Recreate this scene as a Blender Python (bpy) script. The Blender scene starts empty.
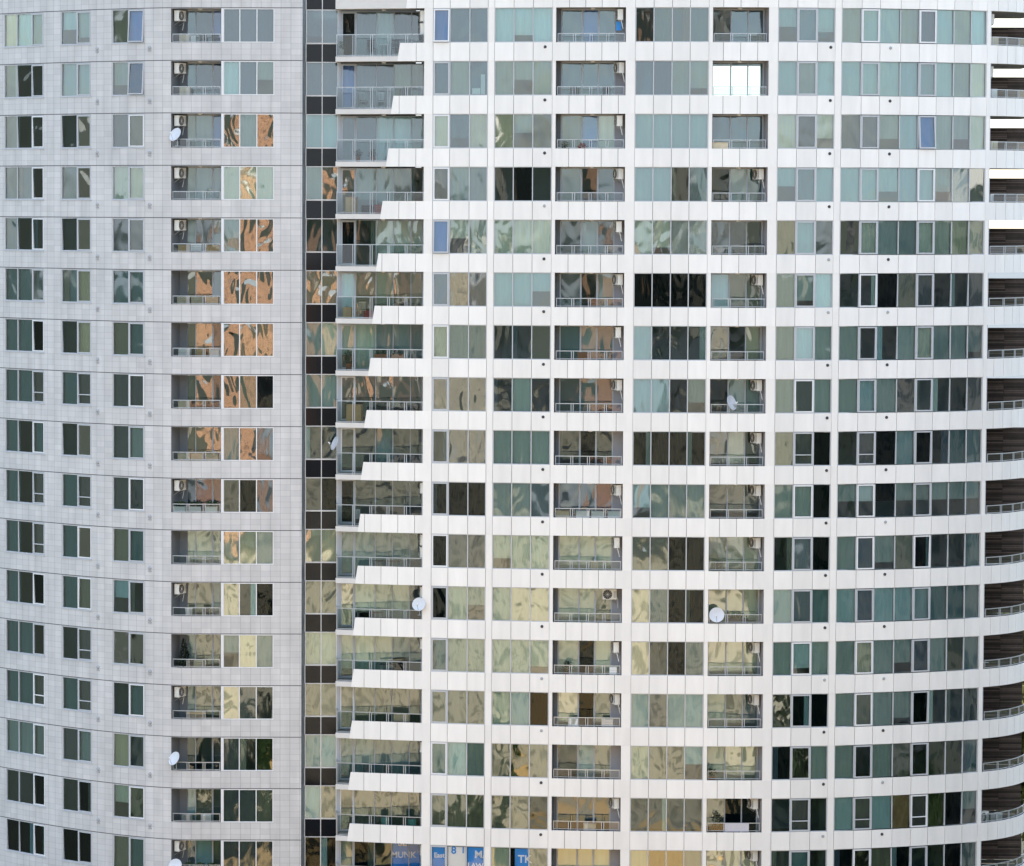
import bpy, bmesh, math, random
from mathutils import Vector, Matrix
random.seed(11)
R = math.radians
C = bpy.context.scene.collection
SC = bpy.context.scene

# ------------------------------------------------------------------ camera
F, YH, CX, CY, ZC = 3833.0, 200.0, 340.0, 433.0, 50.0
ROLL = .0024                      # the picture is turned a touch clockwise
PITCH = math.atan((CY - YH) / F)
CP, SP = math.cos(PITCH), math.sin(PITCH)
CAM = Vector((0, 0, ZC))
def px_x(p):                       # where a world point falls across the picture
    d = p.y * CP - (p.z - ZC) * SP; v = -((p.z - ZC) * CP + p.y * SP) / d * F
    return CX + F * p.x / d - ROLL * v
def z_at(py, Y, px=700.0):         # height of a point seen at row py at depth Y
    return ZC + Y * math.tan(math.atan((CY - py + ROLL * (px - CX)) / F) - PITCH)
def x_at(px, Y, z):
    d = Y * CP - (z - ZC) * SP; v = -((z - ZC) * CP + Y * SP) / d * F
    return (px - CX + ROLL * v) / F * d

cam = bpy.data.cameras.new('camera'); co = bpy.data.objects.new('camera', cam); C.objects.link(co)
co.location = CAM; co.rotation_euler = (Matrix.Rotation(R(90) - PITCH, 3, 'X') @ Matrix.Rotation(ROLL, 3, 'Z')).to_euler(); cam.shift_x = (512 - CX) / 1024
cam.sensor_width = 36; cam.lens = 36 * F / 1024; cam.clip_start = 1; cam.clip_end = 6000
SC.camera = co

# ------------------------------------------------------------------ light
SUN_EL, SUN_AZ = 62.0, -16.0        # azimuth clockwise from +Y (behind the towers)
w = bpy.data.worlds.new('World'); SC.world = w; w.use_nodes = True
nt = w.node_tree; bg = nt.nodes['Background']
sky = nt.nodes.new('ShaderNodeTexSky'); sky.sky_type = 'NISHITA'; sky.sun_disc = False
sky.sun_elevation = R(SUN_EL); sky.sun_rotation = R(SUN_AZ); sky.dust_density = 1.2; sky.air_density = 1.0; sky.ozone_density = 0.3
# thin white cloud over most of the sky
tc = nt.nodes.new('ShaderNodeTexCoord'); cn = nt.nodes.new('ShaderNodeTexNoise'); cn.inputs['Scale'].default_value = 6.5; cn.inputs['Detail'].default_value = 5
cm = nt.nodes.new('ShaderNodeMapping'); cm.inputs['Scale'].default_value = (1, 1, 2.2); nt.links.new(tc.outputs['Generated'], cm.inputs[0]); nt.links.new(cm.outputs[0], cn.inputs['Vector'])
cr = nt.nodes.new('ShaderNodeMapRange'); cr.inputs[1].default_value = .35; cr.inputs[2].default_value = .6; cr.inputs[3].default_value = .08; cr.inputs[4].default_value = .92; nt.links.new(cn.outputs[0], cr.inputs[0])
cx = nt.nodes.new('ShaderNodeMix'); cx.data_type = 'RGBA'; cx.inputs[7].default_value = (3.75, 4.12, 4.6, 1)
nt.links.new(cr.outputs[0], cx.inputs[0]); nt.links.new(sky.outputs[0], cx.inputs[6])
nt.links.new(cx.outputs[2], bg.inputs[0]); bg.inputs[1].default_value = 0.15
sl = bpy.data.lights.new('sun', 'SUN'); so = bpy.data.objects.new('sun', sl); C.objects.link(so)
sl.energy = 5.0; sl.angle = R(0.5); sl.color = (1, .93, .82)
sd = Vector((math.sin(R(SUN_AZ)) * math.cos(R(SUN_EL)), math.cos(R(SUN_AZ)) * math.cos(R(SUN_EL)), math.sin(R(SUN_EL))))
so.rotation_euler = sd.to_track_quat('Z', 'Y').to_euler(); so.location = (60, 400, 200)
vs = SC.view_settings; vs.view_transform = 'Standard'; vs.look = 'None'; vs.exposure = 1.63; vs.gamma = 1
SC.cycles.max_bounces = 8; SC.cycles.transparent_max_bounces = 16; SC.cycles.diffuse_bounces = 3
SC.cycles.sample_clamp_indirect = 8

# ------------------------------------------------------------------ materials
MATS = {}
def nd(nt, t, **kw):
    n = nt.nodes.new(t)
    for k, v in kw.items(): setattr(n, k, v)
    return n
def base(name, rgb, rough=.6, spec=.3, metal=0.0):
    m = bpy.data.materials.new(name); m.use_nodes = True
    b = m.node_tree.nodes['Principled BSDF']
    b.inputs['Base Color'].default_value = (*rgb, 1); b.inputs['Roughness'].default_value = rough
    b.inputs['Specular IOR Level'].default_value = spec; b.inputs['Metallic'].default_value = metal
    MATS[name] = m
    return m, m.node_tree, b
def mottled(name, rgb, var=.12, scale=1.5, rough=.6, spec=.3, island=0.0, metal=0.0, stretch=(1, 1, 1)):
    m, t, b = base(name, rgb, rough, spec, metal)
    g = nd(t, 'ShaderNodeNewGeometry'); mp = nd(t, 'ShaderNodeMapping'); mp.inputs['Scale'].default_value = stretch
    t.links.new(g.outputs['Position'], mp.inputs[0])
    n = nd(t, 'ShaderNodeTexNoise'); n.inputs['Scale'].default_value = scale; n.inputs['Detail'].default_value = 5
    t.links.new(mp.outputs[0], n.inputs['Vector'])
    a = nd(t, 'ShaderNodeMapRange'); a.inputs[3].default_value = 1 - var; a.inputs[4].default_value = 1 + var
    t.links.new(n.outputs[0], a.inputs[0])
    val = a.outputs[0]
    if island:
        c = nd(t, 'ShaderNodeMapRange'); c.inputs[3].default_value = 1 - island; c.inputs[4].default_value = 1 + island * .4
        t.links.new(g.outputs['Random Per Island'], c.inputs[0])
        mu = nd(t, 'ShaderNodeMath', operation='MULTIPLY'); t.links.new(val, mu.inputs[0]); t.links.new(c.outputs[0], mu.inputs[1]); val = mu.outputs[0]
    mx = nd(t, 'ShaderNodeVectorMath', operation='SCALE'); mx.inputs[0].default_value = rgb
    t.links.new(val, mx.inputs['Scale']); t.links.new(mx.outputs[0], b.inputs['Base Color'])
    return m
def tile_material(name, rgb, mortar, bw, bh, msize, off=0.0):
    m, t, b = base(name, rgb, .45, .35)
    uv = nd(t, 'ShaderNodeUVMap'); br = nd(t, 'ShaderNodeTexBrick', offset=0.0, squash=1.0)
    br.inputs['Color1'].default_value = (*rgb, 1); br.inputs['Color2'].default_value = (*rgb, 1)
    br.inputs['Mortar'].default_value = (*mortar, 1); br.inputs['Scale'].default_value = 1
    br.inputs['Mortar Size'].default_value = msize; br.inputs['Mortar Smooth'].default_value = .1
    br.inputs['Brick Width'].default_value = bw; br.inputs['Row Height'].default_value = bh
    br.inputs['Row Height'].default_value = 900; t.links.new(uv.outputs[0], br.inputs['Vector'])
    b2 = nd(t, 'ShaderNodeTexBrick', offset=0.0, squash=1.0); b2.inputs['Color1'].default_value = (1, 1, 1, 1); b2.inputs['Color2'].default_value = (1, 1, 1, 1); b2.inputs['Mortar'].default_value = (.84, .84, .84, 1)
    b2.inputs['Scale'].default_value = 1; b2.inputs['Mortar Size'].default_value = msize; b2.inputs['Brick Width'].default_value = 900; b2.inputs['Row Height'].default_value = bh; t.links.new(uv.outputs[0], b2.inputs['Vector'])
    b3 = nd(t, 'ShaderNodeTexBrick', offset=0.0, squash=1.0); b3.inputs['Color1'].default_value = (1, 1, 1, 1); b3.inputs['Color2'].default_value = (.90, .905, .91, 1); b3.inputs['Mortar'].default_value = (.95, .95, .95, 1)
    b3.inputs['Scale'].default_value = 1; b3.inputs['Mortar Size'].default_value = 0; b3.inputs['Brick Width'].default_value = bw; b3.inputs['Row Height'].default_value = bh; t.links.new(uv.outputs[0], b3.inputs['Vector'])
    m3 = nd(t, 'ShaderNodeVectorMath', operation='MULTIPLY'); t.links.new(b2.outputs[0], m3.inputs[0]); t.links.new(b3.outputs[0], m3.inputs[1])
    mm = nd(t, 'ShaderNodeVectorMath', operation='MULTIPLY'); t.links.new(br.outputs[0], mm.inputs[0]); t.links.new(m3.outputs[0], mm.inputs[1])
    # rain streaks and dirt with shapes of their own
    g = nd(t, 'ShaderNodeNewGeometry'); mp = nd(t, 'ShaderNodeMapping'); mp.inputs['Scale'].default_value = (1.6, 1.6, .25)
    t.links.new(g.outputs['Position'], mp.inputs[0])
    n = nd(t, 'ShaderNodeTexNoise'); n.inputs['Scale'].default_value = 1.0; n.inputs['Detail'].default_value = 6
    t.links.new(mp.outputs[0], n.inputs['Vector'])
    a = nd(t, 'ShaderNodeMapRange'); a.inputs[1].default_value = .3; a.inputs[2].default_value = .75; a.inputs[3].default_value = .86; a.inputs[4].default_value = 1.06
    t.links.new(n.outputs[0], a.inputs[0])
    mx = nd(t, 'ShaderNodeVectorMath', operation='SCALE'); t.links.new(mm.outputs[0], mx.inputs[0]); t.links.new(a.outputs[0], mx.inputs['Scale'])
    t.links.new(mx.outputs[0], b.inputs['Base Color'])
    return m
def glass(name, tint, refl, wave, scale, rtint=(1, 1, 1), rough=0.0):
    m = bpy.data.materials.new(name); m.use_nodes = True; t = m.node_tree
    t.nodes.remove(t.nodes['Principled BSDF']); out = t.nodes['Material Output']
    tr = nd(t, 'ShaderNodeBsdfTransparent'); tr.inputs[0].default_value = (*tint, 1)
    gl = nd(t, 'ShaderNodeBsdfGlossy'); gl.inputs['Roughness'].default_value = rough; gl.inputs['Color'].default_value = (*rtint, 1)
    mix = nd(t, 'ShaderNodeMixShader')
    lw = nd(t, 'ShaderNodeFresnel'); lw.inputs[0].default_value = 1.5
    ad = nd(t, 'ShaderNodeMath', operation='ADD'); ad.inputs[1].default_value = refl; ad.use_clamp = True
    t.links.new(lw.outputs[0], ad.inputs[0]); t.links.new(ad.outputs[0], mix.inputs[0])
    g = nd(t, 'ShaderNodeNewGeometry')
    # every pane bows its own way: shift the ripple by the pane's random number
    of = nd(t, 'ShaderNodeVectorMath', operation='SCALE'); cv = nd(t, 'ShaderNodeCombineXYZ')
    ml = nd(t, 'ShaderNodeMath', operation='MULTIPLY'); ml.inputs[1].default_value = 90
    t.links.new(g.outputs['Random Per Island'], ml.inputs[0]); t.links.new(ml.outputs[0], cv.inputs[0]); t.links.new(ml.outputs[0], cv.inputs[2])
    av = nd(t, 'ShaderNodeVectorMath', operation='ADD'); t.links.new(g.outputs['Position'], av.inputs[0]); t.links.new(cv.outputs[0], av.inputs[1])
    mp = nd(t, 'ShaderNodeMapping'); mp.inputs['Scale'].default_value = (1.25, 1, .75); t.links.new(av.outputs[0], mp.inputs[0])
    n = nd(t, 'ShaderNodeTexNoise'); n.inputs['Scale'].default_value = scale; n.inputs['Detail'].default_value = 1.2; n.inputs['Distortion'].default_value = .6
    t.links.new(mp.outputs[0], n.inputs['Vector'])
    bu = nd(t, 'ShaderNodeBump'); bu.inputs['Strength'].default_value = 1; bu.inputs['Distance'].default_value = wave
    t.links.new(n.outputs[0], bu.inputs['Height']); t.links.new(bu.outputs[0], gl.inputs['Normal'])
    t.links.new(tr.outputs[0], mix.inputs[1]); t.links.new(gl.outputs[0], mix.inputs[2]); t.links.new(mix.outputs[0], out.inputs[0])
    MATS[name] = m
    return m
def curtain(name, rgb, folds=4.5, depth=.25):
    m, t, b = base(name, rgb, .85, .1)
    g = nd(t, 'ShaderNodeNewGeometry')
    n = nd(t, 'ShaderNodeTexNoise'); n.inputs['Scale'].default_value = folds; n.inputs['Detail'].default_value = 3
    mp = nd(t, 'ShaderNodeMapping'); mp.inputs['Scale'].default_value = (1, 1, .05); t.links.new(g.outputs['Position'], mp.inputs[0])
    t.links.new(mp.outputs[0], n.inputs['Vector'])
    a = nd(t, 'ShaderNodeMapRange'); a.inputs[1].default_value = .3; a.inputs[2].default_value = .7; a.inputs[3].default_value = 1 - depth; a.inputs[4].default_value = 1 + depth * .5
    t.links.new(n.outputs[0], a.inputs[0])
    i = nd(t, 'ShaderNodeMapRange'); i.inputs[3].default_value = .75; i.inputs[4].default_value = 1.2; t.links.new(g.outputs['Random Per Island'], i.inputs[0])
    mu = nd(t, 'ShaderNodeMath', operation='MULTIPLY'); t.links.new(a.outputs[0], mu.inputs[0]); t.links.new(i.outputs[0], mu.inputs[1])
    mx = nd(t, 'ShaderNodeVectorMath', operation='SCALE'); mx.inputs[0].default_value = rgb
    t.links.new(mu.outputs[0], mx.inputs['Scale']); t.links.new(mx.outputs[0], b.inputs['Base Color'])
    return m

mottled('white_panel', (.80, .78, .755), .11, 2.0, .4, .35, .07, stretch=(1, 1, .18))
mottled('pier_panel', (.785, .76, .73), .05, .8, .4, .35, .03)
base('joint', (.10, .10, .105), .8); base('dark_joint', (.13, .13, .135), .8)
tile_material('wall_tile', (.60, .59, .59), (.42, .415, .425), .57, .333, .016)
tile_material('return_tile', (.22, .25, .27), (.12, .13, .14), .57, .333, .018)  # same tile made darker: the side face's shade is put into its colour
mottled('frame_grey', (.46, .48, .51), .05, 2, .4, .4)
mottled('frame_white', (.72, .73, .75), .04, 2, .4, .4)
mottled('rail_metal', (.42, .44, .46), .08, 4, .35, .5, metal=.5)
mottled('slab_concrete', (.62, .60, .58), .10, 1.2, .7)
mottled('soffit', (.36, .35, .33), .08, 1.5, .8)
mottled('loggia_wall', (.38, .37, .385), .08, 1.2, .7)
mottled('room_wall', (.32, .37, .38), .10, .7, .9)
mottled('room_floor', (.18, .15, .12), .15, 1, .8)
mottled('brown_slat', (.15, .115, .095), .3, 3, .7, .2, .65)
base('dark_gap', (.02, .02, .02), .9)
mottled('black_spandrel', (.012, .014, .018), .3, .6, .05, .22)
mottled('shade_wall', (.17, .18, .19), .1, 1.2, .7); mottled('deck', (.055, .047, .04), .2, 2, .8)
base('vent_dark', (.05, .05, .055), .6); base('vent_grey', (.36, .37, .39), .6)
mottled('ac_white', (.72, .71, .66), .06, 5, .45); base('ac_grille', (.05, .05, .05), .6)
mottled('dish_white', (.60, .62, .66), .05, 4, .35)
mottled('wood', (.52, .36, .18), .2, 5, .6); mottled('pale_wood', (.62, .52, .36), .2, 5, .6)
mottled('plastic_white', (.74, .74, .72), .05, 4, .4); base('plastic_dark', (.05, .055, .06), .5)
mottled('terracotta', (.40, .17, .08), .15, 6, .7); base('teal_barrel', (.05, .22, .20), .4)
base('black_cloth', (.012, .012, .014), .8)
mottled('leaf', (.05, .09, .03), .45, 4, .6, .2, .4); mottled('cypress_leaf', (.018, .035, .018), .4, 5, .7, .2, .4)
mottled('sunny_leaf', (.12, .13, .03), .4, 1, .6, .2, .4); mottled('bark', (.09, .065, .045), .3, 4, .9)
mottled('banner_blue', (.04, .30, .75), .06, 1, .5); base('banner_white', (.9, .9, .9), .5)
mottled('red_thing', (.35, .04, .03), .1, 4, .5)
# glass: ordinary, strongly rippled, stair glass, balustrade
glass('glass_calm', (.60, .73, .73), .08, .024, .7, (.95, 1, 1), .05)
glass('glass_wavy', (.62, .74, .71), .12, .026, .75, (.97, 1, .95), .04)
glass('glass_mirror', (.54, .65, .62), .23, .026, .62, (1, .99, .92), .035)
glass('glass_swirl', (.50, .60, .58), .20, .036, .85, (.97, 1, .95), .035)
glass('glass_dark', (.45, .58, .60), -.012, .030, .8, (.9, 1, 1), .04)
glass('glass_room', (.58, .74, .76), .05, .036, .8, (.9, 1, 1), .05)
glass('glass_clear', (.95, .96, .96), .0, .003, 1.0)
glass('glass_rail', (.66, .74, .75), .02, .003, 1.0)
for nm, rgb in dict(pale=(.70, .82, .80), teal=(.47, .59, .59), slate=(.13, .17, .21), blue=(.10, .24, .60), navy=(.04, .06, .13),  # blue puts the sky mirrored in open sashes into the cloth colour
                    sage=(.43, .47, .435), light=(.68, .69, .60), cream=(.78, .73, .54), orange=(.60, .36, .20), beige=(.25, .24, .19),  # cream and orange carry reflections of sunlit buildings as cloth colour
                    black=(.006, .012, .015), grey=(.13, .14, .145), screen=(.22, .19, .18), dusk=(.13, .235, .24), green=(.06, .085, .03),  # black paints the dark of unlit rooms, green paints mirrored grass
                    white=(.86, .86, .84)).items():  # white puts one pane's brightness into the cloth colour
    curtain('blind_' + nm, rgb, depth=.10 if nm in ('pale', 'sage', 'light', 'cream') else .06)

# ------------------------------------------------------------------ mesh builder
def tag(o, label=None, cat=None, group=None, kind=None):
    if label: o['label'] = label
    if cat: o['category'] = cat
    if group: o['group'] = group
    if kind: o['kind'] = kind
    return o
WPOS = {}
class MB:
    def __init__(s): s.v = []; s.f = []; s.m = []; s.uv = []; s.mats = []; s.smooth = []
    def mi(s, mat):
        if mat not in s.mats: s.mats.append(mat)
        return s.mats.index(mat)
    def face(s, pts, mat, uv=None, smooth=False):
        i = len(s.v); s.v += [Vector(p) for p in pts]; s.f.append(tuple(range(i, i + len(pts)))); s.m.append(s.mi(mat))
        s.uv.append(uv); s.smooth.append(smooth)
    def shared(s, verts, faces, mat, smooth=False):
        i = len(s.v); s.v += [Vector(p) for p in verts]
        for f in faces:
            s.f.append(tuple(i + k for k in f)); s.m.append(s.mi(mat)); s.uv.append(None); s.smooth.append(smooth)
    def hexa(s, c, mat):            # eight corners: bottom ring 0-3, top ring 4-7
        s.shared(c, [(3, 2, 1, 0), (4, 5, 6, 7), (0, 1, 5, 4), (1, 2, 6, 5), (2, 3, 7, 6), (3, 0, 4, 7)], mat)
    def box(s, c, d, mat, rot=None):
        hx, hy, hz = d[0] / 2, d[1] / 2, d[2] / 2
        pts = [Vector(p) for p in ((-hx, -hy, -hz), (hx, -hy, -hz), (hx, hy, -hz), (-hx, hy, -hz), (-hx, -hy, hz), (hx, -hy, hz), (hx, hy, hz), (-hx, hy, hz))]
        if rot is not None: pts = [rot @ p for p in pts]
        s.hexa([p + Vector(c) for p in pts], mat)
    def tube(s, a, b, r, mat, n=8, r2=None, smooth=True):
        a, b = Vector(a), Vector(b); r2 = r if r2 is None else r2
        q = (b - a).to_track_quat('Z', 'Y').to_matrix()
        ra = [a + q @ Vector((math.cos(2 * math.pi * i / n) * r, math.sin(2 * math.pi * i / n) * r, 0)) for i in range(n)]
        rb = [b + q @ Vector((math.cos(2 * math.pi * i / n) * r2, math.sin(2 * math.pi * i / n) * r2, 0)) for i in range(n)]
        s.shared(ra + rb, [(i, (i + 1) % n, n + (i + 1) % n, n + i) for i in range(n)], mat, smooth)
        s.shared(ra, [tuple(range(n))[::-1]], mat); s.shared(rb, [tuple(range(n))], mat)
    def lathe(s, o, axis, prof, mat, n=20):
        o = Vector(o); q = Vector(axis).to_track_quat('Z', 'Y').to_matrix(); vs = []
        for r, h in prof:
            vs += [o + q @ Vector((math.cos(2 * math.pi * i / n) * r, math.sin(2 * math.pi * i / n) * r, h)) for i in range(n)]
        fs = [(k * n + i, k * n + (i + 1) % n, (k + 1) * n + (i + 1) % n, (k + 1) * n + i) for k in range(len(prof) - 1) for i in range(n)]
        s.shared(vs, fs, mat, True)
    def build(s, name, parent=None, origin=None):
        if not s.v: return None
        lo = Vector((min(p.x for p in s.v), min(p.y for p in s.v), min(p.z for p in s.v)))
        hi = Vector((max(p.x for p in s.v), max(p.y for p in s.v), max(p.z for p in s.v)))
        c = Vector(origin) if origin is not None else Vector(((lo.x + hi.x) / 2, (lo.y + hi.y) / 2, lo.z))
        me = bpy.data.meshes.new(name); me.from_pydata([p - c for p in s.v], [], s.f)
        for m in s.mats: me.materials.append(MATS[m])
        me.polygons.foreach_set('material_index', s.m); me.polygons.foreach_set('use_smooth', s.smooth)
        if any(u for u in s.uv):
            ul = me.uv_layers.new(name='UVMap')
            for p, u in zip(me.polygons, s.uv):
                if u:
                    for li, q in zip(p.loop_indices, u): ul.data[li].uv = q
        me.update()
        o = bpy.data.objects.new(name, me); C.objects.link(o)
        pw = WPOS[parent.name] if parent is not None else Vector((0, 0, 0))
        o.parent = parent; o.location = c - pw; WPOS[o.name] = c
        return o
def empty(name, loc, label, cat, group=None):
    o = bpy.data.objects.new(name, None); C.objects.link(o); o.location = loc; WPOS[o.name] = Vector(loc)
    return tag(o, label, cat, group)

# ------------------------------------------------------------------ facade curves (plan)
class Facade:
    def __init__(s, pts):            # list of plan points, left to right
        s.p = [Vector((a, b, 0)) for a, b in pts]; s.s = [0.0]
        for a, b in zip(s.p, s.p[1:]): s.s.append(s.s[-1] + (b - a).length)
    def idx(s, t):
        import bisect
        return max(0, min(len(s.p) - 2, bisect.bisect_right(s.s, t) - 1))
    def P(s, t, n=0.0, z=0.0):
        i = s.idx(t); f = (t - s.s[i]) / (s.s[i + 1] - s.s[i]); q = s.p[i].lerp(s.p[i + 1], f)
        return Vector((q.x, q.y, z)) + s.N(t) * n
    def T(s, t):
        i = s.idx(t); a = s.p[max(0, i - 1)]; b = s.p[min(len(s.p) - 1, i + 2)]
        return (b - a).normalized()
    def N(s, t):
        d = s.T(t); return Vector((d.y, -d.x, 0))
    def at(s, px, z):                # arc length where the curve is seen at px
        lo, hi = 0.0, s.s[-1]
        for _ in range(50):
            mid = (lo + hi) / 2
            if px_x(s.P(mid, 0, z)) < px: lo = mid
            else: hi = mid
        return (lo + hi) / 2
    def box(s, mb, s0, s1, n0, n1, z0, z1, mat):
        a, b, c, d = s.P(s0, n1), s.P(s1, n1), s.P(s1, n0), s.P(s0, n0)
        up = lambda p, z: Vector((p.x, p.y, z))
        mb.hexa([up(a, z0), up(b, z0), up(c, z0), up(d, z0), up(a, z1), up(b, z1), up(c, z1), up(d, z1)], mat)
    def arcbox(s, mb, s0, s1, n0, n1, z0, z1, mat, step=.4):
        k = max(1, int(math.ceil((s1 - s0) / step)))
        for i in range(k): s.box(mb, s0 + (s1 - s0) * i / k, s0 + (s1 - s0) * (i + 1) / k, n0, n1, z0, z1, mat)

Y0 = 217.0
ZR = z_at(78, Y0)                    # reference height for the column positions
X0 = x_at(740, Y0, ZR)
right = []; x, y, th = X0, Y0, 0.0; ds = .05
while th < R(100):
    right.append((x, y)); r_ = 33.0 if x < x_at(986, 220, ZR) else 7.1
    x += ds * math.cos(th); y += ds * math.sin(th); th += ds / r_
left = []; x, y, th = X0, Y0, 0.0
while x > x_at(318, 220, ZR):
    th += ds / 85.0; x -= ds * math.cos(th); y += ds * math.sin(th); left.append((x, y))
FR = Facade(left[::-1] + right)
YL = 220.1
lp = []
for i in range(-130, 304, 2):
    d = 8.2 * (max(0, 190 - i) / 190) ** 1.6
    Y = YL + d; lp.append((x_at(i, Y, ZR), Y))
lp.append((x_at(302.4, YL, ZR), YL)); FL = Facade(lp[:-2] + [lp[-1]])
YK = 221.5                            # stair link and terrace glazing plane
FK = Facade([(x_at(300, YK, ZR), YK), (x_at(430, YK, ZR), YK)])

NR = 17
ZT = [z_at(42.1, Y0 + .05) - 2.995 * i for i in range(0, NR + 1)]   # index r-1: top of the band under row r
H = 2.995
def band_top(r): return ZT[0] - H * (r - 1)
BH = 1.035                              # band height
def band_bot(r): return band_top(r) - BH
def win_top(r): return band_bot(r - 1)
def win_bot(r): return band_top(r)
JL0 = z_at(7.3, YL, 240)
def joint(r): return JL0 - 2.997 * (r - 1)   # left tower: dark joint above row r

ROWS = {  # c1 c2 c3 door glaz | link | terrace A B L1 C L2 D E   (how each pane looks)
 1: 'lpc pc eb kkb kkk|kk|xkckk bkk ppp kbk dttt dkk ckc gccgkcgp',
 2: 'tdd cc gn kkn pkg|kk|bkkgg kgk ggg kkk kkgg www cgc ccccccgl',
 3: 'tdd dm hh ggb mgm|cc|kkppc lkl ygh gbl cccc kkk lhl hhgcbggl',
 4: 'ttd tm ll ggg lyl|gm|mgggd hgg dxd tdt ccdt dgt ckc ccccpgge',
 5: 'tdd dm hh ghg gmm|dd|xdlll bll lll hgh llgg hhm ech mlggllyy',
 6: 'ttt ty tt omk mmm|oo|poyoy koh ccc hdg xxxx pee ggp ddxehddh',
 7: 'ttx dy et ooh moo|gl|llggg lgg ddm tgt cddd mdy gpg gddglggg',
 8: 'ttr tr hh emh mex|gg|mmmmm mmm dgd hth ccdg dgg ghg gcgmdddh',
 9: 'tdt dm hg ooo gmk|dd|ddgdd dmm ggg dxd xxxx mym erx drxcxdtt',
 10: 'tdr tr hh nnk dxk|dx|xdddd xxx ggk nkn cggg rrr ggx gwxggggg',
 11: 'tdr tm et lll yyg|yy|ggggg xhh lll lll eexx yyy dkx gkgexddt',
 12: 'tdx te cd eeg ydx|ee|ylllh xll lyy lle ytxx yyy ckt ckcccttt',
 13: 'ttd dr mm gee gyg|ll|lllgg tll lll lxl ydxt yyy gcg gyggkgvt',
 14: 'ttr tr dt gee yhd|ee|eeeee eee lcx yxe chcc lek mxx geggxddd',
 15: 'ggg hg yh ddh hdv|cc|ggggg gpg eve dce leec lyy xmg gdgedvvt',
 16: 'ddx dx le ceh hhe|pe|eeeee eee eed hhh dddd exx drd crcorvxg',
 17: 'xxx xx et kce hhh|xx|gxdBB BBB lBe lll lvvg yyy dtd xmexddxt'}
# code: blind (None = bare room, cover, reflected elevation wanted (deg), glass
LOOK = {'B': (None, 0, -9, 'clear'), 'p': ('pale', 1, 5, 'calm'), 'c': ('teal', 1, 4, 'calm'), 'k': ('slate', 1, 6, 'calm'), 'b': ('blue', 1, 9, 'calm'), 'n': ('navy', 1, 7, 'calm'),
        'g': ('sage', 1, None, 'calm'), 'l': ('light', 1, None, 'wavy'), 'y': ('cream', 1, -2.5, 'mirror'), 'o': ('orange', 1, -2.5, 'swirl'),
        'm': (None, 0, -3, 'swirl'), 'e': ('beige', 1, -3, 'wavy'), 'd': (None, 0, -8, 'room'), 'x': ('black', 1, -14, 'dark'),
        'h': ('grey', 1, None, 'calm'), 'r': ('screen', 1, -9, 'calm'), 't': ('dusk', 1, None, 'calm'), 'v': ('green', 1, -10, 'wavy'), 'w': ('white', 1, 5, 'calm')}
def parse(r):
    a, k, b = ROWS[r].split('|'); return a.split() , k, b.split()

def pane_quad(mb, fac, s0, s1, n, z0, z1, look, extra=0.0):
    """one glass pane, leaning a degree or two as set panes do"""
    mid = fac.P((s0 + s1) / 2, n, (z0 + z1) / 2); v = mid - CAM
    ev = math.degrees(math.atan2(v.z, math.hypot(v.x, v.y)))
    want = look[2]
    t = 0.0 if want is None else max(-3.0, min(2.0, (want - ev) / 2))  # lean worked out from the camera so the pane mirrors a chosen elevation
    t += random.uniform(-.25, .25); yaw = random.uniform(-.4, .4)
    dz = math.tan(R(t)) * (z1 - z0) / 2; dy = math.tan(R(yaw)) * (s1 - s0) / 2
    p = [fac.P(s0, n + dz - dy, z0), fac.P(s1, n + dz + dy, z0), fac.P(s1, n - dz + dy, z1), fac.P(s0, n - dz - dy, z1)]
    mb.face(p, 'glass_' + look[3])

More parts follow.
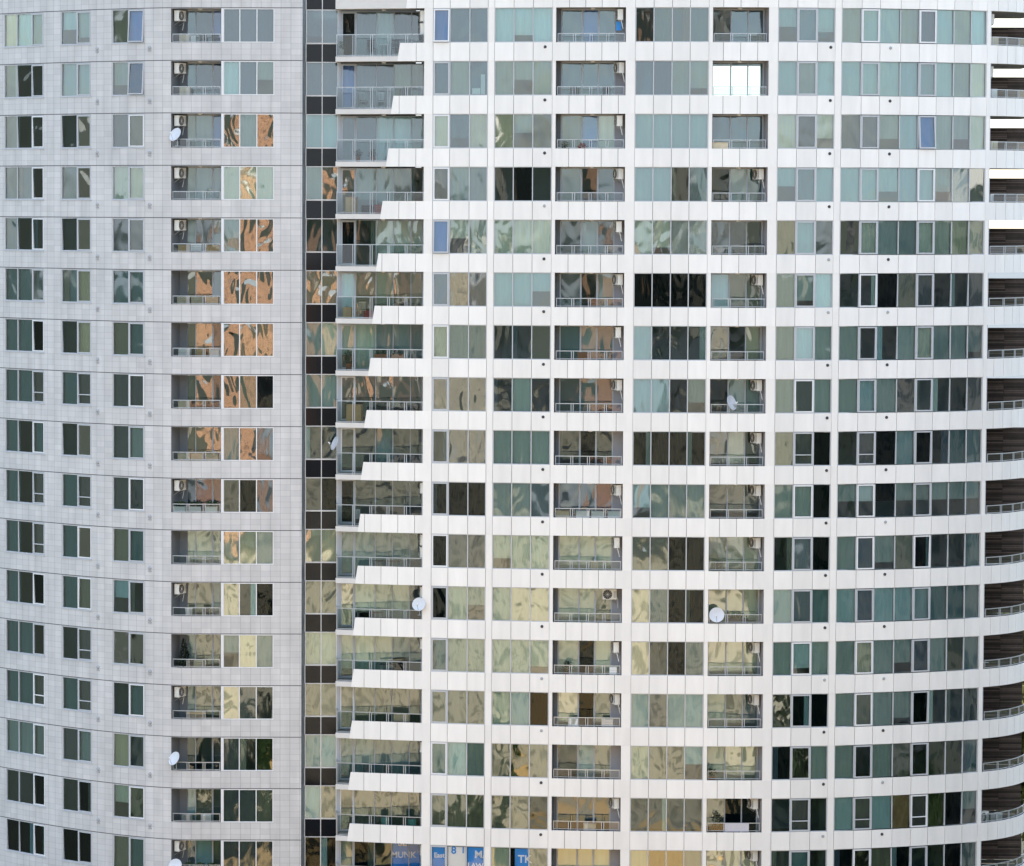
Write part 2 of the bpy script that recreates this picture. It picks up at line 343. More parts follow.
def window(tower, fac, cuts, z0, z1, codes, sashes=(), name='window', back=.0, white=False, halves=False, top_gap=0):
    """frame with mullions > pane, sash (one per opening light), blind"""
    fm, gm = MB(), MB(); fmat = 'frame_white' if white else 'frame_grey'
    a, b = cuts[0], cuts[-1]; n0, n1 = -.16 - back, -.03 - back; e = .045
    fac.box(fm, a, b, n0, n1, z1 - e, z1, fmat); fac.box(fm, a, b, n0, n1 + .012, z0, z0 + e, fmat)
    for i, c in enumerate(cuts):
        lo = c if i == 0 else c - e / 2 - .004; hi = c + e if i == 0 else (c if i == len(cuts) - 1 else c + e / 2 + .004)
        if i == len(cuts) - 1: lo = c - e
        fac.box(fm, lo, hi, n0 + .002, n1 - .004, z0 + e, z1 - e, fmat)
    fr = fm.build(name, tower); blinds = {}
    for i, (s0, s1, c) in enumerate(zip(cuts, cuts[1:], codes)):
        lk = LOOK[c]
        if i in sashes:
            sm = MB(); g = .058 if back == -.02 else .075; q0, q1 = s0 + .03, s1 - .03; y0, y1 = z0 + .05, z1 - .05; m0, m1 = -.12 - back, -.012 - back
            ang = R(4.5) if c in 'bn' else 0.0
            bars = [(q0, q1, y0, y0 + g), (q0, q1, y1 - g, y1), (q0, q0 + g, y0 + g, y1 - g), (q1 - g, q1, y0 + g, y1 - g)]
            if c in 'r': bars.append((q0 + g, q1 - g, y0 + .30 * (y1 - y0), y0 + .30 * (y1 - y0) + .05))
            sfm = 'frame_white' if not white and random.random() < .3 else fmat
            for k, bb in enumerate(bars): fac.box(sm, bb[0], bb[1], m0 + .001 * (k > 1), m1 - .002 * (k > 1), bb[2], bb[3], sfm)
            pane_quad(sm, fac, q0 + g, q1 - g, -.07 - back, y0 + g, y1 - g, lk)
            if ang:     # top-hung light pushed open at its foot
                piv = fac.P((q0 + q1) / 2, m1, y1); ax = fac.T((q0 + q1) / 2); rm = Matrix.Rotation(ang, 3, ax)
                tst = rm @ (fac.P(s0, 0, y0) - piv) + piv
                if (tst - fac.P(s0, 0, y0)).dot(fac.N(s0)) < 0: rm = Matrix.Rotation(-ang, 3, ax)
                sm.v = [rm @ (p - piv) + piv for p in sm.v]
            sm.build('sash', fr)
        else:
            pane_quad(gm, fac, s0 + .02, s1 - .02, -.095 - back, z0 + .03, z1 - .03, lk)
        if c in 'dtx' and random.random() < .22:
            cb = blinds.setdefault(0, MB()); cw = (s1 - s0) * random.uniform(.18, .4); ss = s0 + .02 if random.random() < .5 else s1 - .02 - cw
            pts = []
            for j in range(7): pts += [fac.P(ss + cw * j / 6, -.2 - back + .018 * (-1) ** j, z0 + .03), fac.P(ss + cw * j / 6, -.2 - back + .018 * (-1) ** j, z1 - .03)]
            cb.shared(pts, [(2 * j, 2 * j + 2, 2 * j + 3, 2 * j + 1) for j in range(6)], 'blind_' + random.choice(('sage', 'light', 'slate', 'teal', 'beige')), False)
        if lk[0]:
            cover = lk[1]
            if halves: cover = .52
            elif c in 'pcglk' and random.random() < .18: cover = random.choice((.55, .7, .8))
            bl = blinds.setdefault(0, MB())
            nn = -.24 - back + random.uniform(-.015, .015); k = max(3, int((s1 - s0) / .12)); zt, zb = z1 - .03, z1 - .03 - (z1 - z0 - .06) * cover
            fold = .008 if c in 'plyo' else .004
            pts = []
            for j in range(k + 1):
                ss = s0 + .015 + (s1 - s0 - .03) * j / k; o = nn + fold * (-1) ** j
                pts += [fac.P(ss, o, zb), fac.P(ss, o, zt)]
            bl.shared(pts, [(2 * j, 2 * j + 2, 2 * j + 3, 2 * j + 1) for j in range(k)], 'blind_' + lk[0], False)
    gm.build('pane', fr)
    for bl in blinds.values(): bl.build('blind', fr)
    return fr

def cells(mb, fac, s0, s1, z0, z1, depth, mat_wall='room_wall', back=True, front=.26):
    """a room behind an opening: floor, ceiling, side walls, back wall (faces inwards)"""
    a0, a1 = fac.P(s0, -front), fac.P(s1, -front); b0, b1 = fac.P(s0, -depth), fac.P(s1, -depth)
    u = lambda p, z: (p.x, p.y, z)
    mb.face([u(a0, z0), u(a1, z0), u(b1, z0), u(b0, z0)], 'room_floor'); mb.face([u(a0, z1), u(b0, z1), u(b1, z1), u(a1, z1)], mat_wall)
    mb.face([u(a0, z0), u(b0, z0), u(b0, z1), u(a0, z1)], mat_wall); mb.face([u(a1, z0), u(a1, z1), u(b1, z1), u(b1, z0)], mat_wall)
    if back: mb.face([u(b0, z0), u(b1, z0), u(b1, z1), u(b0, z1)], mat_wall)

def railing(parent, fac, s0, s1, n, z0, z1, pitch=.95, name='railing', ends=(True, True), glassy=True):
    rm = MB(); k = max(1, round((s1 - s0) / pitch)); st = (s1 - s0) / k
    fac.arcbox(rm, s0, s1, n - .025, n + .025, z1 - .045, z1, 'rail_metal', .5)
    fac.arcbox(rm, s0, s1, n - .018, n + .018, z0 + .04, z0 + .075, 'rail_metal', .5)
    for i in range(k + 1):
        for c in ([s0 + .02] if i == 0 else [s1 - .02] if i == k else [s0 + st * i - .06, s0 + st * i + .06]):
            fac.box(rm, c - .02, c + .02, n - .02, n + .02, z0, z1 - .045, 'rail_metal')
    ro = rm.build(name, parent)
    if glassy:
        gm = MB()
        for i in range(k):
            a, b = s0 + st * i + .085, s0 + st * (i + 1) - .085
            pane_quad(gm, fac, a, b, n, z0 + .09, z1 - .06, (None, 0, None, 'rail'))
        gm.build('pane', ro)
    return ro

# ================================================================== right tower
RT = empty('apartment_tower', FR.P(FR.at(740, ZR)), 'white curved apartment tower with banded balconies and green glass', 'apartment tower')
atR = lambda px: FR.at(px, ZR)
COLS = dict(
    A=[433.0, 449.9, 469.6, 487.8], B=[494.5, 513.7, 533.0, 552.2], C=[635.2, 653.6, 672.0, 690.0, 708.6],
    D=[778.0, 797.2, 817.3, 834.8], E=[841.5, 861.4, 879.7, 900.4, 919.1, 936.5, 953.9, 971.2, 986.6])
SCOL = {k: [atR(v) for v in c] for k, c in COLS.items()}
L1 = (atR(556.0), atR(625.4)); L2 = (atR(712.8), atR(768.4))
PIERS = [(424.2, 432.8), (488.0, 494.3), (552.4, 555.8), (625.6, 635.0), (708.8, 712.6), (768.6, 777.8), (835.0, 841.3), (986.8, 990.4)]
BAND_END = [408, 399.4, 392.8, 387.8, 382, 377.7, 374, 370, 366, 362.7, 359.7, 357, 354.7, 353, 351.3, 350, 349, 348.2]   # band 0..17, left end
ZLOW = band_bot(NR)
# bands: separate panels with open joints over a dark backing
jx = [433.0, 449.9, 469.6, 487.8, 494.4, 513.7, 533.0, 552.4, 569.1, 585.3, 601.7, 618.5, 635.0, 653.6, 672, 690, 708.8, 723.2, 740.4, 757.5, 778, 797.2, 817.3, 835, 841.4,
      861.4, 879.7, 900.4, 919.1, 936.5, 953.9, 971.2, 986.8]
SJ = [atR(v) for v in jx]
s_edge = SJ[-1]; tail = []
t = s_edge
while t < FR.s[-1] - .8: t += .78; tail.append(t)
SJ = SJ + tail; S_END = SJ[-1]
# right roof terrace wall line etc.
S_CORNER = atR(990.2)
for r in range(0, NR + 1):
    zt, zb = band_top(r), band_bot(r)
    m = MB(); sl_ = FR.at(BAND_END[r], (zt + zb) / 2); lefts = []
    t = SJ[0] - .98
    while t > sl_ + .2: lefts.append(t); t -= .98
    js = [sl_] + lefts[::-1] + SJ; g = .013
    for i, (a, b) in enumerate(zip(js, js[1:])):
        if i == 0:   # raked end panel
            sl = .12; n0, n1 = -.10, 0
            P = lambda s_, n_, z_: FR.P(s_, n_, z_)
            m.hexa([P(a - sl, n1, zb), P(b - g, n1, zb), P(b - g, n0, zb), P(a - sl, n0, zb), P(a + sl * .3, n1, zt), P(b - g, n1, zt), P(b - g, n0, zt), P(a + sl * .3, n0, zt)], 'white_panel')
        else: FR.box(m, a + g, b - g, -.10, 0, zb, zt, 'white_panel')
    FR.arcbox(m, sl_ + .05, S_END, -.20, -.055, zb + .01, zt - .01, 'joint', .6)
    m.build('spandrel_band', RT)
    # round drain outlets
    if 1 <= r:
        for px in (545.0, 830.5, 890.3):
            vm = MB(); c = FR.P(atR(px), .0, zt - .26); nn = FR.N(atR(px))
            vm.lathe(c - nn * .02, nn, [(0.0, .06), (.06, .06), (.085, .045), (.09, 0)], 'vent_dark' if random.random() < .7 else 'vent_grey', 14)
            vm.build('drain_outlet', RT)
for a, b in PIERS:
    m = MB()
    sa, sb = atR(a), atR(b)
    FR.arcbox(m, sa, sb, -.30, -.012, ZLOW, band_top(0) - .05, 'pier_panel', 2)
    m.build('pier', RT)
# floor slabs
for r in range(0, NR + 1):
    m = MB(); zb, zt = band_bot(r), band_bot(r) + .30
    sA, sB = atR(424.0), S_CORNER
    k = 24
    fr_ = [FR.P(sA + (sB - sA) * i / k, -.21) for i in range(k + 1)]
    bk = [Vector((p.x * 1.0, p.y + 9.0, 0)) for p in fr_]
    for i in range(k):
        c = [fr_[i], fr_[i + 1], bk[i + 1], bk[i]]
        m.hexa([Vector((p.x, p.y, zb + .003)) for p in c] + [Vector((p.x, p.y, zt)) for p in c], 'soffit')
    m.build('floor_slab', RT)
core = MB()
def corner_ring(pad=.21):
    pw = FR.P(S_CORNER, -.20); YB = pw.y + 9.3; n_ = 26
    return pw, YB, [FR.P(S_CORNER + (S_END - S_CORNER) * i / n_, -pad) for i in range(n_ + 1)] + [Vector((FR.P(S_END, -pad).x - .1, YB, 0)), Vector((pw.x, YB, 0))]
m = MB(); pw, YB, ring = corner_ring(); N_ = len(ring); fz0 = band_bot(0) + .004
m.shared([Vector((p.x, p.y, fz0)) for p in ring] + [Vector((p.x, p.y, fz0 + .3)) for p in ring],
         [tuple(range(N_))[::-1], tuple(range(N_, 2 * N_))] + [(i, (i + 1) % N_, N_ + (i + 1) % N_, N_ + i) for i in range(N_)], 'soffit')
m.build('corner_canopy', RT)
m = MB(); s_a, s_b = FR.at(335.4, band_bot(0)), atR(424.2)
FR.arcbox(m, s_a, FR.at(BAND_END[0], band_bot(0)), -1.0, -.03, band_bot(0), band_bot(0) + .62, 'slab_concrete', .5)
pf = [FR.P(s_a + (s_b - s_a) * i / 8, -.22) for i in range(9)]
for i in range(8):
    c = [pf[i], pf[i + 1], Vector((pf[i + 1].x, YK + .3, 0)), Vector((pf[i].x, YK + .3, 0))]
    m.hexa([Vector((p.x, p.y, band_bot(0) + .004)) for p in c] + [Vector((p.x, p.y, band_bot(0) + .28)) for p in c], 'soffit')
m.build('terrace_canopy', RT)
for r in range(1, NR + 1):
    a, k, b = parse(r); z0, z1 = win_bot(r), win_top(r)
    for name, codes, sash in (('A', b[1], (0,)), ('B', b[2], ()), ('C', b[4], ()), ('D', b[6], (1,)), ('E', b[7], (1, 4))):
        cu = SCOL[name]
        window(RT, FR, cu, z0, z1, codes, sash, halves=(r == 10 and name == 'E'))
        cells(core, FR, cu[0] - .1, cu[-1] + .1, z0 - .62, z1 - .02, 5.0)
        # shade the gap between the band's top and the room's floor
    # loggias
    for li, ((s0, s1), codes, cuts, wall_end) in enumerate(((L1, b[3], (.055, .36, .60, .845), .845), (L2, b[5], (.03, .37, .69, .985), .985))):
        m = MB(); dp = 1.55; zf = z0 - .72; zc_ = z1
        u = lambda s_, n_, z_: FR.P(s_, n_, z_)
        see = (codes == 'www')
        m.face([u(s0, -.22, zf), u(s1, -.22, zf), u(s1, -dp, zf), u(s0, -dp, zf)], 'slab_concrete')
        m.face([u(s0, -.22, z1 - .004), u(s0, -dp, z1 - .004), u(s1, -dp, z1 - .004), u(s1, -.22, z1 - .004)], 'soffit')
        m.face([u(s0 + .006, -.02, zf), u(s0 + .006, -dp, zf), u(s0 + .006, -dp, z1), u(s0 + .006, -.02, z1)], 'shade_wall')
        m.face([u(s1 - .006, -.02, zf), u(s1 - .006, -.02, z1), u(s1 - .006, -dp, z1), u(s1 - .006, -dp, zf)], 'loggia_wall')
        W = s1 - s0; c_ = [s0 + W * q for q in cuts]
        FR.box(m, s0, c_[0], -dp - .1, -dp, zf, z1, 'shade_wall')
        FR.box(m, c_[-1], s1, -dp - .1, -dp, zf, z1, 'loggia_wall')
        lg = m.build('loggia', RT)
        fm, gm, bl = MB(), MB(), MB(); zh = z1 - .10
        FR.box(fm, c_[0], c_[-1], -dp - .08, -dp + .02, zh, z1, 'frame_grey')
        for i, c in enumerate(c_):
            wd = .10 if (li == 0 and i in (1, 2)) else .075
            FR.box(fm, c - wd / 2, c + wd / 2, -dp - .08, -dp + .025, zf, zh, 'frame_grey')
        for i, (p, q, cd) in enumerate(zip(c_, c_[1:], codes)):
            lk = LOOK[cd]; pane_quad(gm, FR, p + .03, q - .03, -dp - .03, zf + .03, zh, lk)
            if lk[0] and not see: FR.box(bl, p + .02, q - .02, -dp - .22, -dp - .20, zf + .02, zh + .05, 'blind_' + lk[0])  # some of these colours stand in for reflections or a dark room
        if li == 0 and codes[1] in 'xdn': pass
        dr = fm.build('sliding_door', lg); gm.build('pane', dr); bl.build('curtain', dr)
        cells(core, FR, s0 - (.3 if see else 0), s1 + (1.2 if see else 0), zf, z1 - .02, 5.0 + dp if not see else 8.6, back=not see, front=dp + .12)
        railing(lg, FR, s0 + .06, s1 - .06, -.30, z0 + .0, z0 + .52, .93)
        lm = MB(); c = FR.P(s0 + W * (.52 if li == 0 else .5), -.7, z1 - .05)
        lm.lathe(c, (0, 0, -1), [(0, .04), (.10, .03), (.13, 0), (.13, -.045)], 'plastic_white', 12); lm.build('ceiling_lamp', lg)
    # left terrace: slab, balustrade, glazing set back
    m = MB(); zs1 = win_bot(r) - BH + .29; zs0 = band_bot(r)
    sl0 = FR.at(335.4, z0); sb_ = FR.at(BAND_END[r], z0)
    FR.arcbox(m, sl0, sb_ - .0, -1.0, -.03, zs0, zs1, 'slab_concrete', .5)
    kk = 10; s9 = atR(424.2)
    pf = [FR.P(sl0 + (s9 - sl0) * i / kk, -.22) for i in range(kk + 1)]
    for i in range(kk):
        c = [pf[i], pf[i + 1], Vector((pf[i + 1].x, YK - .02, 0)), Vector((pf[i].x, YK - .02, 0))]
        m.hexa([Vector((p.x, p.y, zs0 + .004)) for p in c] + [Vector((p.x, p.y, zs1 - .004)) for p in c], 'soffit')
    FK.box(m, FK.at(338.3, ZR), FK.at(340.9, ZR), -.1, .03, zs1, z1, 'frame_grey')
    # side wall closing the terrace on the right
    pw = FR.P(s9, -.03); m.face([(pw.x, pw.y, zs1), (pw.x, pw.y, z1), (pw.x, YK, z1), (pw.x, YK, zs1)][::-1], 'pier_panel')
    te = m.build('terrace', RT)
    railing(te, FR, sl0 + .03, s9 - .02, -.16, zs1, z0 + .52, 1.0, 'balustrade')
    em = MB(); p0 = FR.P(sl0 + .03, -.16); FE = Facade([(p0.x, YK - .05), (p0.x, p0.y)])
    railing(te, FE, .02, FE.s[-1] - .03, 0, zs1, z0 + .52, 1.0, 'balustrade')
    ck = [FK.at(v, ZR) for v in (341.0, 356.2, 376.6, 394.0, 411.6, 423.6)]
    window(te, FK, ck, zs1 + .02, z1 - .06, b[0], (0,), name='glazing', back=-.03)
    cells(core, FK, ck[0] - .2, ck[-1] + .25, zs1, z1 - .02, 4.6)
    lm = MB(); lm.lathe((FK.P(ck[2] + .4).x, YK - .9, z1 - .05), (0, 0, -1), [(0, .04), (.10, .03), (.13, 0), (.13, -.045)], 'plastic_white', 12); lm.build('ceiling_lamp', te)
    # rounded terrace at the right end
    m = MB(); fz0, fz1 = band_bot(r), band_bot(r) + .28; n_ = 26
    pw, YB, ring = corner_ring(); N_ = len(ring)
    m.shared([Vector((p.x, p.y, fz0 + .004)) for p in ring] + [Vector((p.x, p.y, fz1)) for p in ring],
             [tuple(range(N_))[::-1]] + [(i, (i + 1) % N_, N_ + (i + 1) % N_, N_ + i) for i in range(N_)], 'soffit')
    m.shared([Vector((p.x, p.y, fz1)) for p in ring], [tuple(range(N_))], 'deck')
    te2 = m.build('corner_terrace', RT)
    railing(te2, FR, S_CORNER + .25, min(S_END - .2, S_CORNER + 7.4), -.16, z0, z0 + .50, 1.2, 'balustrade')
    m = MB(); xa, xb = pw.x, x_at(1020.5, YB, z_at(800, YB)); zz = fz1 + .03; top = fz0 + 2.47
    m.box(((xa + xb) / 2, YB - .02, (zz + top) / 2), (xb - xa, .05, top - zz), 'dark_gap')
    while zz < top:
        hh = random.choice((.09, .10, .11)); 
        for q in range(3):
            xx0 = xa + (xb - xa) * q / 3; xx1 = xa + (xb - xa) * (q + 1) / 3
            m.box(((xx0 + xx1) / 2, YB - .10 + random.uniform(-.01, .01), zz + hh / 2), (xx1 - xx0 - .01, .05, hh - .025), 'brown_slat')
        zz += hh
    m.build('slatted_screen', te2)
    # jamb post beside the corner
    m = MB(); FR.box(m, S_CORNER, S_CORNER + .09, -.5, -.05, z0, z1, 'frame_grey'); m.build('jamb', te2)
# tower side wall behind the corner terrace, closing the flats
m = MB(); pw = FR.P(S_CORNER, -.22); zlo, zhi = ZLOW, band_top(0) + 1.2
m.box((pw.x - .12, pw.y + 4.6, (zlo + zhi) / 2), (.22, 9.0, zhi - zlo), 'loggia_wall'); m.build('side_wall', RT)
co_ = core.build('interior', RT)
# parapet and the solid storeys under the frame
m = MB(); FR.arcbox(m, atR(424.2), S_END, -9, -.03, band_top(0), band_top(0) + .3, 'slab_concrete', 1.5); m.build('roof', RT)
m = MB(); FR.arcbox(m, FR.at(345, ZR), S_END, -.5, -.02, 0, ZLOW, 'white_panel', 1.5); m.build('podium_wall', RT)

# ================================================================== left tower
LT = empty('apartment_tower', (FL.P(FL.at(200, ZR)).x, YL, 0), 'grey tiled apartment tower with small punched windows in columns', 'apartment tower')
atL = lambda px: FL.at(px, ZR)
LC = dict(c1=[4.2, 16.9, 31.6, 43.6], c2=[61.0, 76.7, 90.9], c3=[112.1, 128.3, 144.2], gl=[223.3, 239.8, 256.9, 274.2])
LS = {k: [atL(v) for v in c] for k, c in LC.items()}
BAL = (atL(171.0), atL(221.2))
S_WALL1 = FL.s[-1]
opens = [(LS['c1'][0], LS['c1'][-1]), (LS['c2'][0], LS['c2'][-1]), (LS['c3'][0], LS['c3'][-1]), (BAL[0], BAL[1]), (LS['gl'][0], LS['gl'][-1])]
OPT, OPB = .06, 2.0      # opening below the joint
wm = MB()
def wall_span(mb, fac, s0, s1, z0, z1, mat, n=0.0):
    k = max(1, int(math.ceil((s1 - s0) / .5)))
    for i in range(k):
        a, b = s0 + (s1 - s0) * i / k, s0 + (s1 - s0) * (i + 1) / k
        mb.face([fac.P(a, n, z0), fac.P(b, n, z0), fac.P(b, n, z1), fac.P(a, n, z1)], mat, [(a, z0), (b, z0), (b, z1), (a, z1)])
JZ = .045
for r in range(0, NR + 1):
    zj = joint(r); zn = joint(r + 1)
    wall_span(wm, FL, 0, S_WALL1, zj - JZ, zj, 'dark_joint', -.015)
    segs = []; p = 0.0
    for a, b in opens: segs.append((p, a)); p = b
    segs.append((p, S_WALL1))
    if r == 0: wall_span(wm, FL, 0, S_WALL1, zn, zj - JZ, 'wall_tile'); continue
    wall_span(wm, FL, 0, S_WALL1, zj - OPT, zj - JZ, 'wall_tile')
    for a, b in segs: wall_span(wm, FL, a, b, zj - OPB, zj - OPT, 'wall_tile')
    wall_span(wm, FL, 0, S_WALL1, zn, zj - OPB, 'wall_tile')
    for a, b in opens:   # reveals
        z0, z1 = zj - OPB, zj - OPT; P = FL.P; dd = -.2
        wm.face([P(a, 0, z0), P(b, 0, z0), P(b, dd, z0), P(a, dd, z0)], 'slab_concrete'); wm.face([P(a, 0, z1), P(a, dd, z1), P(b, dd, z1), P(b, 0, z1)], 'slab_concrete')
        wm.face([P(a, 0, z0), P(a, dd, z0), P(a, dd, z1), P(a, 0, z1)], 'slab_concrete'); wm.face([P(b, 0, z0), P(b, 0, z1), P(b, dd, z1), P(b, dd, z0)], 'slab_concrete')
zlo, zhi = 0.0, joint(0)
wall_span(wm, FL, 0, S_WALL1, 0, joint(NR + 1), 'wall_tile'); wall_span(wm, FL, 0, S_WALL1, joint(0), joint(0) + 1.2, 'wall_tile')
wo = wm.build('wall', LT)
m = MB(); FC = Facade([(FL.P(S_WALL1).x, YL), (x_at(305.9, YK, ZR), YK + .1)])
wall_span(m, FC, 0, FC.s[-1], 0, joint(0) + 1.2, 'return_tile')
m.build('corner_return', LT)
core2 = MB()
for r in range(1, NR + 1):
    a, k, b = parse(r); zj = joint(r); z0, z1 = zj - OPB, zj - OPT
    for nm, cd, sash in (('c1', a[0], (2,)), ('c2', a[1], (1,)), ('c3', a[2], (1,))):
        cu = LS[nm]; window(LT, FL, cu, z0 + .004, z1 - .004, cd, sash, white=False, back=-.02)
        sm = MB(); FL.box(sm, cu[0] - .03, cu[-1] + .03, -.05, .05, z0 - .045, z0 + .002, 'frame_grey'); sm.build('window_sill', LT)
        cells(core2, FL, cu[0] - .15, cu[-1] + .15, z0 - .6, z1, 4.5)
    window(LT, FL, LS['gl'], z0 + .004, z1 - .004, a[4], (), name='glazing', white=True, back=-.02)
    cells(core2, FL, LS['gl'][0] - .1, LS['gl'][-1] + .15, z0 - .6, z1, 4.5)
    pm = MB(); FL.box(pm, BAL[1] + .01, LS['gl'][0] - .005, -.15, .02, z0 + .004, z1 - .004, 'frame_white'); pm.build('post', LT)
    # inset balcony
    s0, s1 = BAL; W = s1 - s0; dp = 1.5; zf = z0 - .72; m = MB(); u = FL.P
    m.face([u(s0, -.1, zf), u(s1, -.1, zf), u(s1, -dp, zf), u(s0, -dp, zf)], 'slab_concrete')
    m.face([u(s0, -.1, z1 + .01), u(s0, -dp, z1 + .01), u(s1, -dp, z1 + .01), u(s1, -.1, z1 + .01)], 'soffit')
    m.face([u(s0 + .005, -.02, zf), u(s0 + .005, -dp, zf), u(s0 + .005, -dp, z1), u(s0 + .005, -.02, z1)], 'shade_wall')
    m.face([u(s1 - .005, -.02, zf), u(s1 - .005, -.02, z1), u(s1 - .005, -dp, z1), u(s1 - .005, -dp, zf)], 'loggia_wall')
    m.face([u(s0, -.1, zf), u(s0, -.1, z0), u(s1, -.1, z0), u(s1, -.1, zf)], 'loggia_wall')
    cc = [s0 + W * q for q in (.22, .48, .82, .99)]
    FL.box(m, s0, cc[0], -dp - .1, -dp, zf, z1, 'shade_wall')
    lg = m.build('balcony', LT)
    fm, gm, bl = MB(), MB(), MB(); zh = z1 - .1
    FL.box(fm, cc[0], cc[-1], -dp - .08, -dp + .02, zh, z1, 'frame_grey')
    for i, c in enumerate(cc):
        wd = .09 if i in (2,) else .045; FL.box(fm, c - wd / 2, c + wd / 2, -dp - .08, -dp + .025, zf, zh, 'frame_grey')
    for i, (p, q, cd) in enumerate(zip(cc, cc[1:], a[3])):
        lk = LOOK[cd]; pane_quad(gm, FL, p + .03, q - .03, -dp - .03, zf + .03, zh, lk)
        if lk[0]: FL.box(bl, p + .02, q - .02, -dp - .22, -dp - .2, zf + .02, zh + .05, 'blind_' + lk[0])
    dr = fm.build('sliding_door', lg); gm.build('pane', dr); bl.build('curtain', dr)
    cells(core2, FL, s0, s1, zf, z1, 5.5, front=dp + .12)
    railing(lg, FL, s0 + .05, s1 - .04, -.14, z0, z0 + .50, .95)
    lm = MB(); lm.lathe(FL.P(s0 + W * .58, -.6, z1 - .04), (0, 0, -1), [(0, .04), (.10, .03), (.13, 0), (.13, -.045)], 'plastic_white', 12); lm.build('ceiling_lamp', lg)
    for px in (97.3, 149.6):
        vm = MB(); s_ = atL(px); nn = FL.N(s_); c = FL.P(s_, 0, zj - 2.28)
        vm.lathe(c - nn * .01, nn, [(0, .07), (.07, .07), (.10, .05), (.11, 0)], 'vent_grey', 14)
        FL.box(vm, s_ - .10, s_ + .10, .0, .04, zj - 2.5, zj - 2.41, 'vent_grey'); vm.build('vent_cap', LT)
core2.build('interior', LT)
m = MB(); xa, xb = FL.P(0).x, FL.P(S_WALL1).x
m.box(((xa + xb) / 2, YL + 14.5, zhi / 2), (xb - xa, .3, zhi), 'wall_tile'); m.build('rear_wall', LT)
m = MB(); FL.arcbox(m, 0, S_WALL1, -6, -.05, joint(0) + .9, joint(0) + 1.19, 'slab_concrete', 2); m.build('roof', LT)

# ================================================================== glazed link between the towers
LK = empty('glazed_link', (FK.P(1).x, YK, 0), 'narrow glazed strip with black spandrels squeezed between the two towers', 'glazed link')
kc = [FK.at(v, ZR) for v in (306.0, 322.2, 338.2)]
core3 = MB()
for r in range(0, NR + 1):
    zj = joint(r); zt = zj - .05; zm = zj - 2.0; zb = joint(r + 1) - .05
    if r:
        k = parse(r)[1]; window(LK, FK, kc, zm, zt, k, (), name='glazing', white=True, back=-.03)
        cells(core3, FK, kc[0], kc[-1], zm - .5, zt, 4)
    sp = MB()
    for a, b in zip(kc, kc[1:]): FK.box(sp, a + .03, b - .03, -.1, -.01, zb + .03, zm - .03, 'black_spandrel')
    FK.box(sp, kc[0], kc[-1], -.14, -.1, zb, zm, 'dark_joint')
    for c in kc: FK.box(sp, c - .022, c + .022, -.1, .0, zb, zm, 'frame_white')
    FK.box(sp, kc[0] + .02, kc[-1] - .02, -.1, -.004, zm - .03, zm - .002, 'frame_white')
    sp.build('spandrel', LK)
core3.build('interior', LK)
m = MB(); m.box((FK.P((kc[0] + kc[-1]) / 2).x, YK + .4, joint(NR + 1) / 2), (kc[-1] - kc[0], .5, joint(NR + 1) - .3), 'black_spandrel'); m.build('base_wall', LK)
m = MB(); m.box((FK.P((kc[0] + kc[-1]) / 2).x + 1.5, YK + 5.2, joint(0) / 2), (8, .2, joint(0)), 'dark_joint'); m.build('rear_wall', LK)
# ================================================================== things on the balconies
ORD = ['', 'top', 'second', 'third', 'fourth', 'fifth', 'sixth', 'seventh', 'eighth', 'ninth', 'tenth', 'eleventh', 'twelfth', 'thirteenth', 'fourteenth', 'fifteenth', 'sixteenth', 'bottom']
def row_words(r): return ('%s row' % ORD[r]) if r in (1, 17) else ('%s row from top' % ORD[r])
def frame_at(fac, s, n, z):            # local axes: x along the wall, y outwards, z up
    t = fac.T(s).normalized(); nn = fac.N(s).normalized(); o = fac.P(s, n, z)
    return Matrix(((t.x, nn.x, 0, o.x), (t.y, nn.y, 0, o.y), (t.z, nn.z, 1, o.z), (0, 0, 0, 1)))
def finish(mb, name, M, parent):
    mb.v = [M @ p for p in mb.v]; return mb.build(name, parent)
def ac_unit(M, label, turn=0.0, bracket=True):
    M = M @ Matrix.Rotation(R(turn), 4, 'Z'); o = M.translation.copy()
    e = empty('air_conditioner', o, label, 'air conditioner', 'outdoor air conditioner units')
    b = MB(); b.box((0, 0, .30), (.80, .30, .58), 'ac_white'); b.box((0, 0, .597), (.82, .32, .02), 'ac_white'); b.box((-.25, 0, .005), (.06, .30, .02), 'plastic_dark'); b.box((.25, 0, .005), (.06, .30, .02), 'plastic_dark')
    for k in range(7): b.box((.30, .152, .14 + k * .055), (.14, .008, .018), 'ac_grille')
    finish(b, 'casing', M, e)
    g = MB(); g.lathe((-.12, .149, .30), (0, 1, 0), [(0, .004), (.235, .004), (.25, .02), (.262, .02), (.262, 0)], 'ac_grille', 24)
    for k in range(6):
        a = k * math.pi / 6; g.tube((-.12 - math.cos(a) * .24, .172, .30 - math.sin(a) * .24), (-.12 + math.cos(a) * .24, .172, .30 + math.sin(a) * .24), .006, 'ac_white', 5)
    finish(g, 'fan_grille', M, e)
    if bracket:
        for x in (-.28, .28):
            k = MB(); k.tube((x, .14, -.015), (x, -.24, -.015), .018, 'rail_metal', 6); k.tube((x, .12, -.02), (x, -.24, -.24), .014, 'rail_metal', 6); finish(k, 'bracket', M, e)
    p = MB(); p.tube((.41, 0, .12), (.47, -.05, -.1), .02, 'plastic_white', 7); p.tube((.47, -.05, -.1), (.47, -.14, -.5), .02, 'plastic_white', 7); finish(p, 'pipe', M, e)
    return e
